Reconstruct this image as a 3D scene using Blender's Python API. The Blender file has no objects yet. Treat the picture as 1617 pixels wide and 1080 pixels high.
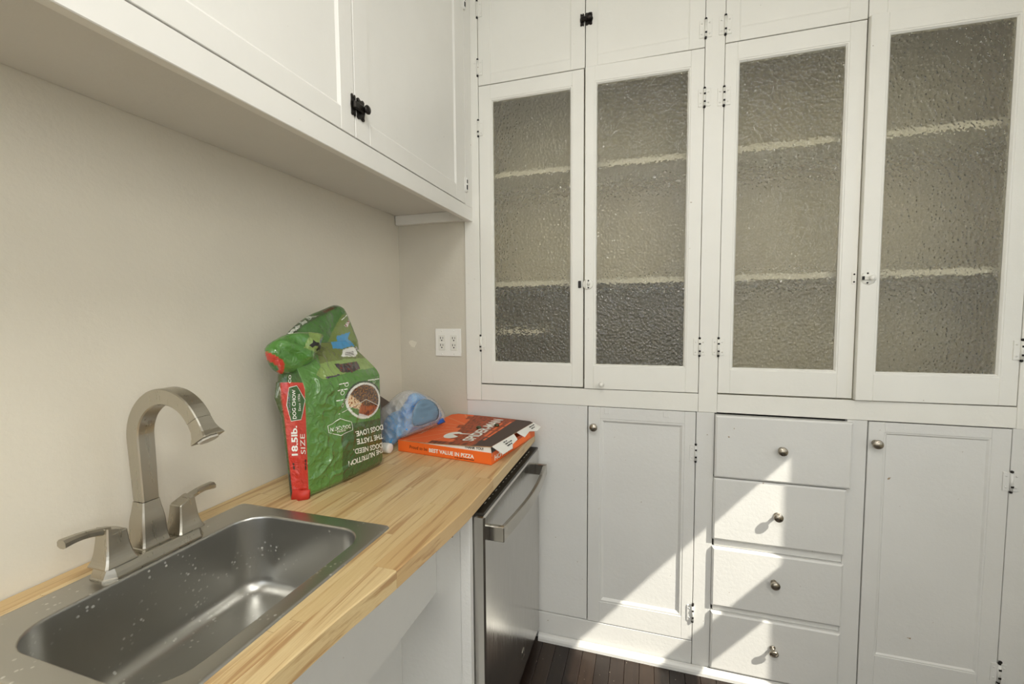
import bpy, bmesh, math, random
from math import sin, cos, pi, radians, sqrt
from mathutils import Vector, Matrix, noise as mnoise
from mathutils.geometry import delaunay_2d_cdt

# ------------------------------------------------------------------ camera, sky, sun, lights, exposure
S = bpy.context.scene
COL = S.collection
FPX = 691.03
CAM = Vector((1.09679, -1.79037, 1.417))
YAW, PIT, ROL = 0.29935, -0.06281, -0.00698
_f = Vector((-sin(YAW)*cos(PIT), cos(YAW)*cos(PIT), sin(PIT)))
_r = Vector((cos(YAW), sin(YAW), 0)); _u = _r.cross(_f)
RT = cos(ROL)*_r + sin(ROL)*_u
UP = -sin(ROL)*_r + cos(ROL)*_u
cd = bpy.data.cameras.new('camera'); cam = bpy.data.objects.new('camera', cd); COL.objects.link(cam)
cd.sensor_width = 36; cd.lens = FPX/1617*36; cd.clip_start = .02
cam.matrix_world = Matrix(((RT.x, UP.x, -_f.x, CAM.x), (RT.y, UP.y, -_f.y, CAM.y), (RT.z, UP.z, -_f.z, CAM.z), (0, 0, 0, 1)))
S.camera = cam

W = bpy.data.worlds.new('sky'); S.world = W; W.use_nodes = True
W.node_tree.nodes['Background'].inputs[0].default_value = (.78, .88, 1, 1)
W.node_tree.nodes['Background'].inputs[1].default_value = 1.7

def light(name, kind, loc, direction, energy, color, **kw):
    d = bpy.data.lights.new(name, kind); d.energy = energy; d.color = color
    for k, v in kw.items(): setattr(d, k, v)
    o = bpy.data.objects.new(name, d); o.location = loc
    o.rotation_euler = Vector(direction).to_track_quat('-Z', 'Y').to_euler(); COL.objects.link(o)
    return o
light('sun', 'SUN', (6, -3, 6), (-1, .5, -1.15), 7.2, (1, .95, .84), angle=radians(.45))
light('fill_right_wall', 'AREA', (2.59, -2.4, 2.1), (-1, .14, -.02), 44, (1, .995, .98), shape='RECTANGLE', size=1.3, size_y=1.5)  # added fill light against the solid right wall, no opening behind it
light('daylight_behind_camera', 'AREA', (1.0, -3.95, 2.0), (-.12, 1, .08), 9, (1, .99, .97), shape='RECTANGLE', size=1.5, size_y=1.3)
light('ceiling_lamp', 'AREA', (1.15, -2.1, 2.8), (-.1, .12, -1), 16, (1, .99, .96), shape='DISK', size=.5)
S.view_settings.view_transform = 'Standard'; S.view_settings.look = 'None'
S.view_settings.exposure = 0.08; S.view_settings.gamma = 1.0; S.view_settings.use_curve_mapping = False

# ------------------------------------------------------------------ helpers
def at(u, v, ax, val):
    """the point of the plane x/y/z = val that lies along the view of photo pixel (u, v)"""
    d = _f + RT*((u-808.5)/FPX) + UP*((540-v)/FPX)
    i = 'xyz'.index(ax); t = (val-CAM[i])/d[i]
    return CAM + d*t

def srgb(r, g, b):
    def c(x):
        x /= 255.; return x/12.92 if x <= .04045 else ((x+.055)/1.055)**2.4
    return (c(r), c(g), c(b), 1)

ORG = {}
class MB:
    def __init__(s): s.bm = bmesh.new()
    def box(s, x0, x1, y0, y1, z0, z1, mi=0, bev=0.):
        if x0 > x1: x0, x1 = x1, x0
        if y0 > y1: y0, y1 = y1, y0
        if z0 > z1: z0, z1 = z1, z0
        P = [(x0, y0, z0), (x1, y0, z0), (x1, y1, z0), (x0, y1, z0), (x0, y0, z1), (x1, y0, z1), (x1, y1, z1), (x0, y1, z1)]
        v = [s.bm.verts.new(p) for p in P]
        fs = [s.bm.faces.new([v[i] for i in q]) for q in ((0, 3, 2, 1), (4, 5, 6, 7), (0, 1, 5, 4), (1, 2, 6, 5), (2, 3, 7, 6), (3, 0, 4, 7))]
        for f in fs: f.material_index = mi
        if bev:
            es = list({e for f in fs for e in f.edges})
            r = bmesh.ops.bevel(s.bm, geom=es, offset=bev, segments=1, profile=.5, affect='EDGES')
            for f in r['faces']: f.material_index = mi
        return s
    def prism(s, pts, ext, mi=0):
        """extrude the polygon of 3D points by the vector ext"""
        e = Vector(ext); a = [s.bm.verts.new(Vector(p)) for p in pts]; b = [s.bm.verts.new(Vector(p)+e) for p in pts]
        n = len(a); fs = [s.bm.faces.new(a[::-1]), s.bm.faces.new(b)]
        for i in range(n): fs.append(s.bm.faces.new((a[i], a[(i+1) % n], b[(i+1) % n], b[i])))
        for f in fs: f.material_index = mi
        return s
    def loft(s, loops, mi=0, cap0=True, cap1=True, smooth=True, closed=True):
        L = [[s.bm.verts.new(Vector(p)) for p in lp] for lp in loops]; n = len(L[0]); fs = []
        for a, b in zip(L, L[1:]):
            for i in range(n if closed else n-1):
                j = (i+1) % n; fs.append(s.bm.faces.new((a[i], a[j], b[j], b[i])))
        for f in fs: f.smooth = smooth
        if cap0: fs.append(s.bm.faces.new(L[0][::-1]))
        if cap1: fs.append(s.bm.faces.new(L[-1]))
        for f in fs: f.material_index = mi
        return s
    def lathe(s, prof, c, d, n=20, mi=0):
        """prof: (radius, distance along d) pairs from c"""
        d = Vector(d).normalized(); q = Vector((0, 0, 1)) if abs(d.z) < .9 else Vector((1, 0, 0))
        a = d.cross(q).normalized(); b = d.cross(a); c = Vector(c)
        return s.loft([[c+d*h+(a*cos(2*pi*k/n)+b*sin(2*pi*k/n))*max(r, 1e-5) for k in range(n)] for r, h in prof], mi)
    def cyl(s, p0, p1, r, n=12, mi=0):
        d = Vector(p1)-Vector(p0); return s.lathe([(r, 0), (r, d.length)], p0, d, n, mi)
    def build(s, name, mat, parent=None, origin=None, kind=None, smooth_angle=None):
        bmesh.ops.recalc_face_normals(s.bm, faces=s.bm.faces)
        vs = s.bm.verts
        if origin is None:
            lo = Vector([min(v.co[i] for v in vs) for i in range(3)]); hi = Vector([max(v.co[i] for v in vs) for i in range(3)])
            origin = (lo+hi)/2; origin.z = lo.z
        origin = Vector(origin)
        bmesh.ops.translate(s.bm, vec=-origin, verts=vs)
        me = bpy.data.meshes.new(name); s.bm.to_mesh(me); s.bm.free()
        return link(name, me, mat, parent, origin, kind)

def link(name, me, mat, parent, origin, kind=None):
    o = bpy.data.objects.new(name, me); COL.objects.link(o)
    for m in (mat if isinstance(mat, (list, tuple)) else [mat]): me.materials.append(m)
    origin = Vector(origin); ORG[o.name] = origin
    if parent: o.parent = parent; o.location = origin-ORG[parent.name]
    else: o.location = origin
    if kind: o['kind'] = kind
    return o

def thing(name, label, cat, loc, group=None):
    o = bpy.data.objects.new(name, None); COL.objects.link(o); o.location = loc; ORG[o.name] = Vector(loc)
    o.empty_display_size = .05
    return tag(o, label, cat, group)
def tag(o, label, cat, group=None):
    o['label'] = label; o['category'] = cat
    if group: o['group'] = group
    return o
def box(name, mat, parent, *b, bev=.0012, kind=None):
    return MB().box(*b, bev=bev).build(name, mat, parent, kind=kind)

# ------------------------------------------------------------------ materials
class Mat:
    def __init__(s, name, base=(.8, .8, .8, 1), rough=.5, metal=0., **kw):
        s.m = bpy.data.materials.new(name); s.m.use_nodes = True; s.t = s.m.node_tree; s.n = s.t.nodes
        s.b = s.n['Principled BSDF']; s.b.inputs['Base Color'].default_value = base
        s.b.inputs['Roughness'].default_value = rough; s.b.inputs['Metallic'].default_value = metal
        for k, v in kw.items(): s.b.inputs[k].default_value = v
    def add(s, kind, **kw):
        n = s.n.new(kind)
        for k, v in kw.items():
            if isinstance(k, str) and hasattr(n, k): setattr(n, k, v)
            else: n.inputs[k.replace('_', ' ')].default_value = v
        return n
    def ln(s, a, b): s.t.links.new(a, b)
    def coord(s, scale=(1, 1, 1), rnd=False):
        g = s.n.new('ShaderNodeNewGeometry'); v = g.outputs['Position']
        if rnd:
            oi = s.n.new('ShaderNodeObjectInfo'); mu = s.n.new('ShaderNodeMath'); mu.operation = 'MULTIPLY'; mu.inputs[1].default_value = 37.
            s.ln(oi.outputs['Random'], mu.inputs[0]); ad = s.n.new('ShaderNodeVectorMath'); ad.operation = 'ADD'
            s.ln(v, ad.inputs[0]); s.ln(mu.outputs[0], ad.inputs[1]); v = ad.outputs[0]
        m = s.n.new('ShaderNodeVectorMath'); m.operation = 'MULTIPLY'; m.inputs[1].default_value = scale; s.ln(v, m.inputs[0])
        return m.outputs[0]
    def noise(s, scale, detail=3., rough=.5, vec=None, dist=0.):
        n = s.n.new('ShaderNodeTexNoise'); n.inputs['Scale'].default_value = scale; n.inputs['Detail'].default_value = detail
        n.inputs['Roughness'].default_value = rough; n.inputs['Distortion'].default_value = dist
        s.ln(vec if vec else s.coord(), n.inputs['Vector']); return n.outputs[0]
    def ramp(s, fac, stops):
        r = s.n.new('ShaderNodeValToRGB'); e = r.color_ramp.elements
        while len(e) < len(stops): e.new(.5)
        for el, (p, c) in zip(e, stops): el.position = p; el.color = c if len(c) == 4 else (*c, 1)
        s.ln(fac, r.inputs[0]); return r.outputs[0]
    def mix(s, fac, a, b, blend='MIX'):
        n = s.n.new('ShaderNodeMix'); n.data_type = 'RGBA'; n.blend_type = blend
        for v, i in ((fac, 0), (a, 6), (b, 7)):
            if hasattr(v, 'links'): s.ln(v, n.inputs[i])
            else: n.inputs[i].default_value = v
        return n.outputs[2]
    def color(s, out): s.ln(out, s.b.inputs['Base Color']); return s
    def rough(s, out): s.ln(out, s.b.inputs['Roughness']); return s
    def bump(s, h, strength=.2, dist=.002):
        n = s.n.new('ShaderNodeBump'); n.inputs['Strength'].default_value = strength; n.inputs['Distance'].default_value = dist
        s.ln(h, n.inputs['Height'])
        s.ln(n.outputs[0], s.b.inputs['Normal']); return s

def painted(name, rgb, rough=.38, bump=.25, stain=True):
    m = Mat(name, srgb(*rgb), rough)
    n1 = m.noise(3.0, 4, .6)
    c = m.ramp(n1, [(.3, srgb(*[int(x*.975) for x in rgb])), (.75, srgb(*rgb))])
    if stain:   # small scuffs and chips of its own
        n2 = m.noise(55, 2, .5); f = m.ramp(n2, [(.755, (0, 0, 0, 1)), (.80, (1, 1, 1, 1))])
        c = m.mix(f, c, srgb(150, 128, 95))
    m.color(c)
    m.bump(m.noise(75, 5, .6), bump, .0025)
    return m.m
PAINT = painted('white_paint', (235, 233, 224))
PAINT_UP = painted('white_paint_satin', (238, 236, 229), .3, .15)
PAINT_LOW = painted('white_paint_lower', (223, 222, 217), .4, .3)  # slightly darker, greyer white for the lower cabinets
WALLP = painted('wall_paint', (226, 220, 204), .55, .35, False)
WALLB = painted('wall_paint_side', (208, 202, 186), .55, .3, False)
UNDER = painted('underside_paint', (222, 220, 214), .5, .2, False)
CEIL = Mat('ceiling_paint', srgb(235, 232, 225), .8).m
CARC = Mat('cabinet_inside', srgb(208, 202, 184), .7).m
DARKIN = Mat('dark_gap', srgb(40, 34, 28), .9).m
CHIP = Mat('bare_dark_iron', srgb(30, 26, 22), .55, .3).m
BLACKM = Mat('black_metal', srgb(40, 36, 32), .35, .6).m
WHITEP = Mat('white_plastic', srgb(238, 236, 228), .3).m
SLOT = Mat('dark_slot', srgb(35, 33, 30), .6).m

def steel(name, rgb, rough, sx=(1, 1, 1), bump=.04):
    m = Mat(name, srgb(*rgb), rough, 1.)
    n = m.noise(60, 4, .6, m.coord(sx)); 
    if bump: m.bump(n, bump, .001)
    m.rough(m.ramp(m.noise(9, 4, .6, m.coord(sx)), [(.3, (rough-.05,)*3), (.7, (rough+.08,)*3)]))
    return m
NICKEL = steel('brushed_nickel', (184, 179, 167), .3, (8, 8, 1), 0).m
KNOBM = steel('satin_nickel', (168, 160, 146), .25).m
m = steel('sink_steel', (186, 185, 180), .33, (6, .5, 6), .06)
# dried water spots
v = m.n.new('ShaderNodeTexVoronoi'); v.inputs['Scale'].default_value = 85; m.ln(m.coord(), v.inputs['Vector'])
spot = m.ramp(v.outputs['Distance'], [(.16, (1, 1, 1, 1)), (.26, (0, 0, 0, 1))])
gate = m.ramp(m.noise(14, 2), [(.50, (0, 0, 0, 1)), (.60, (1, 1, 1, 1))])
m.rough(m.ramp(m.mix(1., spot, gate, 'MULTIPLY'), [(0, (.33,)*3), (1, (.62,)*3)]))
m.color(m.mix(m.mix(1., spot, gate, 'MULTIPLY'), srgb(186, 185, 180), srgb(228, 227, 222)))
SINK = m.m
DWST = steel('dishwasher_steel', (196, 194, 190), .19, (1, 9, 1), .02).m
DWTOP = Mat('dishwasher_black', srgb(52, 48, 42), .3).m

# butcher block: every stave its own tone
m = Mat('butcher_block', rough=.36)
oi = m.n.new('ShaderNodeObjectInfo')
tone = m.ramp(oi.outputs['Random'], [(0, srgb(212, 186, 136)), (.35, srgb(220, 196, 148)), (.6, srgb(214, 188, 140)), (.85, srgb(209, 180, 130)), (1, srgb(202, 169, 118))])
gr = m.noise(8, 5, .6, m.coord((8, .26, 8), True), .35)
streak = m.ramp(gr, [(.53, (0, 0, 0, 1)), (.64, (1, 1, 1, 1))])
c = m.mix(streak, tone, m.mix(.7, tone, srgb(156, 108, 62)))
fine = m.noise(40, 4, .6, m.coord((10, .4, 10), True))
c = m.mix(m.ramp(fine, [(.35, (.35,)*3), (.65, (0, 0, 0))]), c, srgb(196, 160, 108))
m.color(c); m.bump(fine, .05, .001)
WOOD = m.m

m = Mat('dark_floor_wood', rough=.33)
oi = m.n.new('ShaderNodeObjectInfo')
tone = m.ramp(oi.outputs['Random'], [(0, srgb(34, 25, 19)), (.5, srgb(42, 31, 24)), (1, srgb(54, 40, 29))])
gr = m.noise(7, 6, .6, m.coord((9, .6, 9), True), .4)
c = m.mix(m.ramp(gr, [(.4, (0, 0, 0)), (.75, (.6,)*3)]), tone, srgb(24, 18, 14))
dust = m.ramp(m.noise(130, 2, .5), [(.73, (0, 0, 0)), (.77, (1, 1, 1))])
c = m.mix(dust, c, srgb(190, 178, 160))
m.color(c); m.bump(gr, .1, .001); FLOORW = m.m

# obscured (pebbled) glass
m = Mat('obscure_glass', srgb(250, 246, 230), .07)
m.b.inputs['Transmission Weight'].default_value = .94; m.b.inputs['IOR'].default_value = 1.45
v = m.n.new('ShaderNodeTexVoronoi'); v.feature = 'SMOOTH_F1'; v.inputs['Scale'].default_value = 118; v.inputs['Smoothness'].default_value = .8
m.ln(m.coord((1, 1, .85)), v.inputs['Vector'])
m.bump(v.outputs['Distance'], .9, .0042)
OBSC = m.m

def printed(name, rough=.28):
    m = Mat(name, rough=rough); a = m.n.new('ShaderNodeVertexColor'); a.layer_name = 'print'; m.color(a.outputs[0])
    return m
m = printed('bag_print', .2); m.b.inputs['Coat Weight'].default_value = 1.0; m.b.inputs['Coat Roughness'].default_value = .07
m.bump(m.noise(42, 4, .55, dist=1.6), .9, .007); BAGM = m.m
def flat(name, rgb, rough=.5, **kw): return Mat(name, srgb(*rgb), rough, **kw).m
INKW = flat('white_ink', (238, 238, 228), .35); INKK = flat('black_ink', (28, 24, 22), .45); INKBR = flat('brown_ink', (60, 38, 24), .5)
INKO = flat('orange_ink', (236, 108, 40), .5)
# ------------------------------------------------------------------ room shell
def struct(name, mat, *boxes):
    b = MB()
    for q in boxes: b.box(*q)
    o = b.build(name, mat); o['kind'] = 'structure'; return o
XR, YF, ZC = 2.6, -4.1, 2.95
struct('wall_left', WALLP, (-.12, 0, YF, .46, 0, ZC))
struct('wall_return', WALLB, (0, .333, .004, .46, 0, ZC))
struct('wall_back', WALLB, (.333, XR, .36, .46, 0, ZC))
WY0, WY1, WZ0, WZ1 = -.516, -1.15, .95, 2.2        # right window opening
struct('wall_right', WALLP, (XR, XR+.12, WY0, .46, 0, ZC), (XR, XR+.12, YF, WY1, 0, ZC), (XR, XR+.12, WY1, WY0, 0, WZ0), (XR, XR+.12, WY1, WY0, WZ1, ZC))
struct('wall_front', WALLP, (-.12, .2, YF-.12, YF, 0, ZC), (1.8, XR+.12, YF-.12, YF, 0, ZC), (.2, 1.8, YF-.12, YF, 0, .9), (.2, 1.8, YF-.12, YF, 2.75, ZC))
struct('ceiling', CEIL, (-.12, XR+.12, YF-.12, .46, ZC, ZC+.1))
fl = struct('floor', flat('subfloor', (38, 28, 20), .8), (-.12, XR+.12, YF-.12, .46, -.06, -.019))
random.seed(5)
x = .0
while x < XR-.01:
    w = min(.057, XR-x)
    ys = [YF] + sorted([YF+.9+random.random()*.8, YF+2.2+random.random()*.9]) + [.0]
    for a, b_ in zip(ys, ys[1:]):
        MB().box(x+.0006, x+w-.0006, a+.0006, b_-.0006, -.019, -.0003*random.random(), bev=.001).build('plank', FLOORW, fl)
    x += w
# double hung window in the right wall (lets the sun in)
win = thing('window_1', 'white double hung sash window in the right wall', 'window', (XR+.04, (WY0+WY1)/2, WZ0))
for k in ('label', 'category'): del win[k]
win['kind'] = 'structure'
for z0, r0, r1, z1, xo in ((1.60, 1.72, 2.143, WZ1, .05), (WZ0, 1.0, 1.55, 1.62, .02)):
    b = MB(); t = .032; X0, X1 = XR+xo, XR+xo+.03
    b.box(X0, X1, WY1, WY1+t, z0, z1).box(X0, X1, WY0-t, WY0, z0, z1).box(X0, X1, WY1+t, WY0-t, r1, z1).box(X0, X1, WY1+t, WY0-t, z0, r0)
    b.build('sash', PAINT, win)
# quarter round at the foot of the cabinets
b = MB()
pr = [(0, 0), (-.019, 0), (-.019, .012), (-.016, .02), (-.01, .026), (0, .028)]
b.prism([(.66, p[0]-.004, p[1]) for p in pr], (1.7, 0, 0)); o = b.build('baseboard_back', PAINT_LOW); o['kind'] = 'structure'
# small plaster patch on the side wall
b = MB(); c0 = at(652, 543, 'y', .004)
b.prism([(c0.x+.017*cos(a)*(1+.3*sin(3*a)), .0045, c0.z+.017*sin(a)*(1+.25*cos(2*a+1))) for a in [i*pi/7 for i in range(14)]], (0, -.0025, 0))
o = b.build('trim_1', WALLP); o['kind'] = 'structure'

# ------------------------------------------------------------------ cabinet builders
def hinge(x, z, parent, yf=0., h=.062, w=.021, left=True, right=True, mat=None, chips=1):
    b = MB()
    if left: b.box(x-w, x-.003, yf-.003, yf+.001, z-h/2, z+h/2, bev=.0006)
    if right: b.box(x+.003, x+w, yf-.003, yf+.001, z-h/2, z+h/2, bev=.0006)
    for s in ([-1] if left else []) + ([1] if right else []):
        for q in (-1, 1): b.lathe([(.0032, 0), (.0028, .0012), (0, .0018)], (x+s*w*.62, yf-.003, z+q*h*.3), (0, -1, 0), 8)
    b.cyl((x, yf-.004, z-h*.47), (x, yf-.004, z+h*.47), .0048, 10)
    b.lathe([(.0025, 0), (.0046, .003), (.004, .007), (0, .009)], (x, yf-.004, z+h*.47), (0, 0, 1), 10, 1)
    b.lathe([(.0025, 0), (.0046, .003), (.004, .007), (0, .009)], (x, yf-.004, z-h*.47), (0, 0, -1), 10, 1)
    for k in range(chips): b.box(x-.003, x+.004, yf-.0095, yf-.004, z-h*.3+k*h*.45, z-h*.2+k*h*.45, 1)
    return b.build('hinge', [mat or PAINT, CHIP], parent)

def knob(x, z, yf, parent, tilt=0., mat=None, r=.0162):
    b = MB()
    pr = [(.0105, 0), (.0105, .0025), (.0062, .004), (.0055, .014), (.008, .018), (r*.95, .0205), (r, .0235), (r*.93, .027), (r*.86, .0285), (r*.80, .0280), (r*.70, .0295), (r*.4, .0318), (0, .0325)]
    b.lathe(pr, (0, 0, 0), (0, -1, 0), 24)
    o = b.build('knob', mat or KNOBM, parent, origin=(0, 0, 0)); o.location = Vector((x, yf, z))-ORG[parent.name]
    ORG[o.name] = Vector((x, yf, z)); o.rotation_euler = (tilt, 0, 0); return o

def frame_mb(x0, x1, z0, z1, y0, y1, sl, sr, rb, rt, bead=.008, bd=.006, bev=.0014):
    b = MB()
    b.box(x0, x0+sl, y0, y1, z0, z1, bev=bev).box(x1-sr, x1, y0, y1, z0, z1, bev=bev)
    b.box(x0+sl, x1-sr, y0, y1, z0, z0+rb, bev=bev).box(x0+sl, x1-sr, y0, y1, z1-rt, z1, bev=bev)
    # moulded bead sloping into the opening
    ax0, ax1, az0, az1 = x0+sl, x1-sr, z0+rb, z1-rt
    if bead:
        o_ = [(ax0, az0), (ax1, az0), (ax1, az1), (ax0, az1)]; i_ = [(ax0+bead, az0+bead), (ax1-bead, az0+bead), (ax1-bead, az1-bead), (ax0+bead, az1-bead)]
        m_ = [(ax0+bead*.45, az0+bead*.45), (ax1-bead*.45, az0+bead*.45), (ax1-bead*.45, az1-bead*.45), (ax0+bead*.45, az1-bead*.45)]
        b.loft([[(p[0], y0+.0012, p[1]) for p in o_], [(p[0], y0+.0014, p[1]) for p in m_], [(p[0], y0+bd, p[1]) for p in i_], [(p[0], y1-.001, p[1]) for p in i_]], 0, False, False, False)
    return b

def glass_door(parent, x0, x1, z0, z1, gx0, gx1, gz0, gz1, hinge_x, rot=0., mat=PAINT):
    g = .0016
    o = frame_mb(x0+g, x1-g, z0+g, z1-g, 0, .022, gx0-x0-g-.009, x1-gx1-g-.009, gz0-z0-g-.009, z1-gz1-g-.009, .009, .007).build('door', mat, parent, origin=(hinge_x, 0, z0))
    MB().box(gx0-.001, gx1+.001, .0085, .0125, gz0-.001, gz1+.001).build('glass_pane', OBSC, o)
    o.rotation_euler = (0, 0, rot); return o

def panel_door(name, parent, x0, x1, z0, z1, sl, sr, rb, rt, hinge_x, mat, bead=.012, bd=.007, y0=0., rec=.008):
    g = .0015
    o = frame_mb(x0+g, x1-g, z0+g, z1-g, y0, y0+.022, sl, sr, rb, rt, bead, bd).build(name, mat, parent, origin=(hinge_x, y0, z0))
    MB().box(x0+sl, x1-sr, y0+rec, y0+.016, z0+rb, z1-rt).build('panel', mat, o)
    return o

def flat_early(n, c): return Mat(n, srgb(*c), .7).m
def carcass(parent, x0, x1, z0, z1, mat=CARC, yb=.345, y0=.024, t=.012):
    b = MB(); b.box(x0, x0+t, y0, yb, z0, z1).box(x1-t, x1, y0, yb, z0, z1).box(x0+t, x1-t, yb-t, yb, z0, z1)
    b.box(x0+t, x1-t, y0, yb-t, z0, z0+t).box(x0+t, x1-t, y0, yb-t, z1-t, z1)
    return b.build('carcass', mat, parent)

# key lines of the built-in wall (x along the wall, z up)
Xb, Xc, Xm, Xe, Xf, Xg, Xh, Xend = .333, .4014, .853, 1.2877, 1.3528, 1.7835, 2.2273, 2.36
ZRB, ZDB, ZDT, ZTOP, ZF = 1.0404, 1.1145, 2.381, 2.86, ZC-.004
GZ0, GZ1 = 1.214, 2.3116
# ---- upper left unit: two glass doors and two cupboards above
ul = thing('wall_cupboard', 'tall white built-in cupboard with two obscured glass doors beside the outlet', 'cabinet', (Xb, 0, ZRB))
carcass(ul, Xb+.01, Xe+.05, 1.09, ZF-.05)
box('stile', PAINT, ul, Xb, Xc, -.004, .022, ZRB, ZF)
box('stile', PAINT, ul, Xe, Xf, -.001, .022, ZRB, ZF)
MB().box(Xc+.0006, Xe-.0006, -.001, .022, ZRB, ZDB-.004, bev=.0012).build('rail', PAINT, ul)
box('rail', PAINT, ul, Xc+.0006, Xe-.0006, 0, .022, ZTOP, ZF)
for z in (1.55, 2.018): box('shelf', PAINT, ul, Xb+.023, Xe+.036, .045, .332, z-.011, z+.011)
box('shelf', PAINT, ul, Xb+.06, .66, .10, .318, 1.332, 1.348)  # short board put in for the pale band low in the left pane
box('dark_backing', flat_early('backing_dark', (84, 81, 68)), ul, Xb+.024, Xe+.036, .322, .332, 1.103, 1.537)  # added dark sheet that darkens the lower panes of this unit
d = glass_door(ul, Xc, Xm-.003, ZDB, ZDT, .4651, .793, GZ0, GZ1, Xc)
hinge(Xc, 2.207, d); hinge(Xc, 1.293, d)
MB().box(.828, .8395, -.006, 0, 1.522, 1.551, bev=.002).build('catch_plate', BLACKM, d)
d = glass_door(ul, Xm, Xe, ZDB-.003, ZDT, .9008, 1.2314, GZ0, GZ1, Xe, rot=radians(1.15))
hinge(Xe, 2.203, d, chips=2); hinge(Xe, 1.289, d, chips=2)
knob(.924, 1.133, -.001, d, mat=PAINT, r=.0095)
b = MB(); b.lathe([(.021, 0), (.021, .002), (.018, .003), (0, .003)], (.868, 0, 1.536), (0, -1, 0), 20)
b.box(.858, .866, -.009, -.002, 1.516, 1.556, bev=.0015).lathe([(.004, 0), (.004, .008), (.006, .012), (0, .014)], (.872, -.002, 1.536), (0, -1, 0), 10)
for q in (-1, 1): b.lathe([(.0032, 0), (.0030, .0012), (0, .0016)], (.870, -.003, 1.536+q*.014), (0, -1, 0), 8, 1)
b.build('latch', [PAINT, CHIP], d)
def black_latch(cx, cz, parent, y=0., flip=1, scale=1.):
    """old cupboard catch: lobed plates, barrel and thumb turn"""
    b = MB(); sc_ = scale
    def lobed(x0, x1, z0, z1, t):
        w, h = x1-x0, z1-z0; pts = []
        for k in range(32):
            a = 2*pi*k/32; r = 1+.10*cos(6*a)
            c_, s_ = cos(a), sin(a); q = max(abs(c_), abs(s_))**.75
            pts.append((cx+((x0+x1)/2+w/2*c_*r/q*.92)*sc_*flip, y, cz+((z0+z1)/2+h/2*s_*r/q*.92)*sc_))
        b.prism(pts, (0, -t, 0))
    lobed(-.026, -.005, -.03, .03, .003); lobed(-.003, .036, -.03, .03, .003)
    b.box(cx-.022*flip*sc_, cx+.026*flip*sc_, y-.012, y-.003, cz-.011*sc_, cz+.011*sc_, bev=.003)
    b.lathe([(.006, 0), (.006, .012), (.011, .014), (.012, .018), (.009, .021), (0, .022)], (cx+.022*flip*sc_, y-.003, cz), (0, -1, 0), 14)
    for p in ((-.016, .021), (-.016, -.021), (.004, .021), (.026, -.021)): b.lathe([(.0035, 0), (.003, .0015), (0, .002)], (cx+p[0]*flip*sc_, y-.003, cz+p[1]*sc_), (0, -1, 0), 8)
    return b.build('latch', BLACKM, parent)
d = panel_door('door', ul, Xc, Xm, ZDT, ZTOP, .056, .056, .042, .06, Xc, PAINT, .004, .002, rec=.003)
hinge(Xc, 2.455, d, chips=0); hinge(Xc, 2.69, d, chips=0)
d = panel_door('door', ul, Xm, Xe, ZDT, ZTOP, .046, .054, .042, .06, Xe, PAINT, .004, .002, rec=.003)
hinge(Xe, 2.445, d); hinge(Xe, 2.70, d)
black_latch(.8535, 2.562, d, -.0005, 1, .8)

# ---- upper right unit
ur = thing('wall_cupboard', 'tall white built-in cupboard whose right glass door stands slightly ajar, above the drawers', 'cabinet', (Xf, 0, ZRB))
carcass(ur, Xf-.013, Xend-.02, 1.09, ZF-.05)
box('stile', PAINT, ur, Xh, Xend+.24, -.001, .022, ZRB, ZF)
MB().box(Xf+.0006, Xh-.0006, -.001, .022, ZRB+.002, ZDB-.004, bev=.0012).build('rail', PAINT, ur)
box('rail', PAINT, ur, Xf+.0006, Xh-.0006, 0, .022, ZTOP, ZF)
for z in (1.549, 2.020): box('shelf', PAINT, ur, Xf, Xend-.034, .045, .332, z-.011, z+.011)
d = glass_door(ur, Xf, Xg, ZDB, ZDT+.002, 1.4037, 1.7257, GZ0, GZ1, Xf)
hinge(Xf, 2.198, d, chips=2); hinge(Xf, 1.290, d, chips=2)
b = MB(); b.box(1.766, 1.780, -.0025, 0, 1.513, 1.553, bev=.001)
for q in (-1, 1): b.lathe([(.003, 0), (.003, .001), (0, .0013)], (1.773, -.0025, 1.533+q*.013), (0, -1, 0), 8, 1)
b.build('catch_plate', [PAINT, CHIP], d)
d = glass_door(ur, Xg, Xh, ZDB-.002, ZDT+.006, 1.8437, 2.1695, GZ0, GZ1+.004, Xh, rot=radians(2.3))
hinge(Xh, 1.293, d, chips=2); hinge(Xh, 2.2, d)
b = MB(); b.lathe([(.024, 0), (.023, .002), (.018, .003), (0, .003)], (1.808, 0, 1.531), (0, -1, 0), 8)
b.box(1.789, 1.828, -.009, -.003, 1.524, 1.538, bev=.002).lathe([(.006, 0), (.006, .006), (.009, .009), (.008, .013), (0, .015)], (1.812, -.006, 1.531), (0, -1, 0), 12)
for px_, q in ((0, 1), (0, -1)): b.lathe([(.003, 0), (.003, .0012), (0, .0016)], (1.804, -.003, 1.531+q*.016), (0, -1, 0), 8, 1)
b.box(1.788, 1.793, -.010, -.003, 1.525, 1.537, 1); b.build('latch', [PAINT, CHIP], d)
d = panel_door('door', ur, Xf, Xg, ZDT+.002, ZTOP, .046, .052, .046, .06, Xf, PAINT, .004, .002, rec=.003)
hinge(Xf, 2.445, d); hinge(Xf, 2.70, d)
d = panel_door('door', ur, Xg, Xh, ZDT+.006, ZTOP, .05, .05, .046, .06, Xh, PAINT, .004, .002, rec=.003)
hinge(Xh, 2.445, d); hinge(Xh, 2.70, d)

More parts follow.
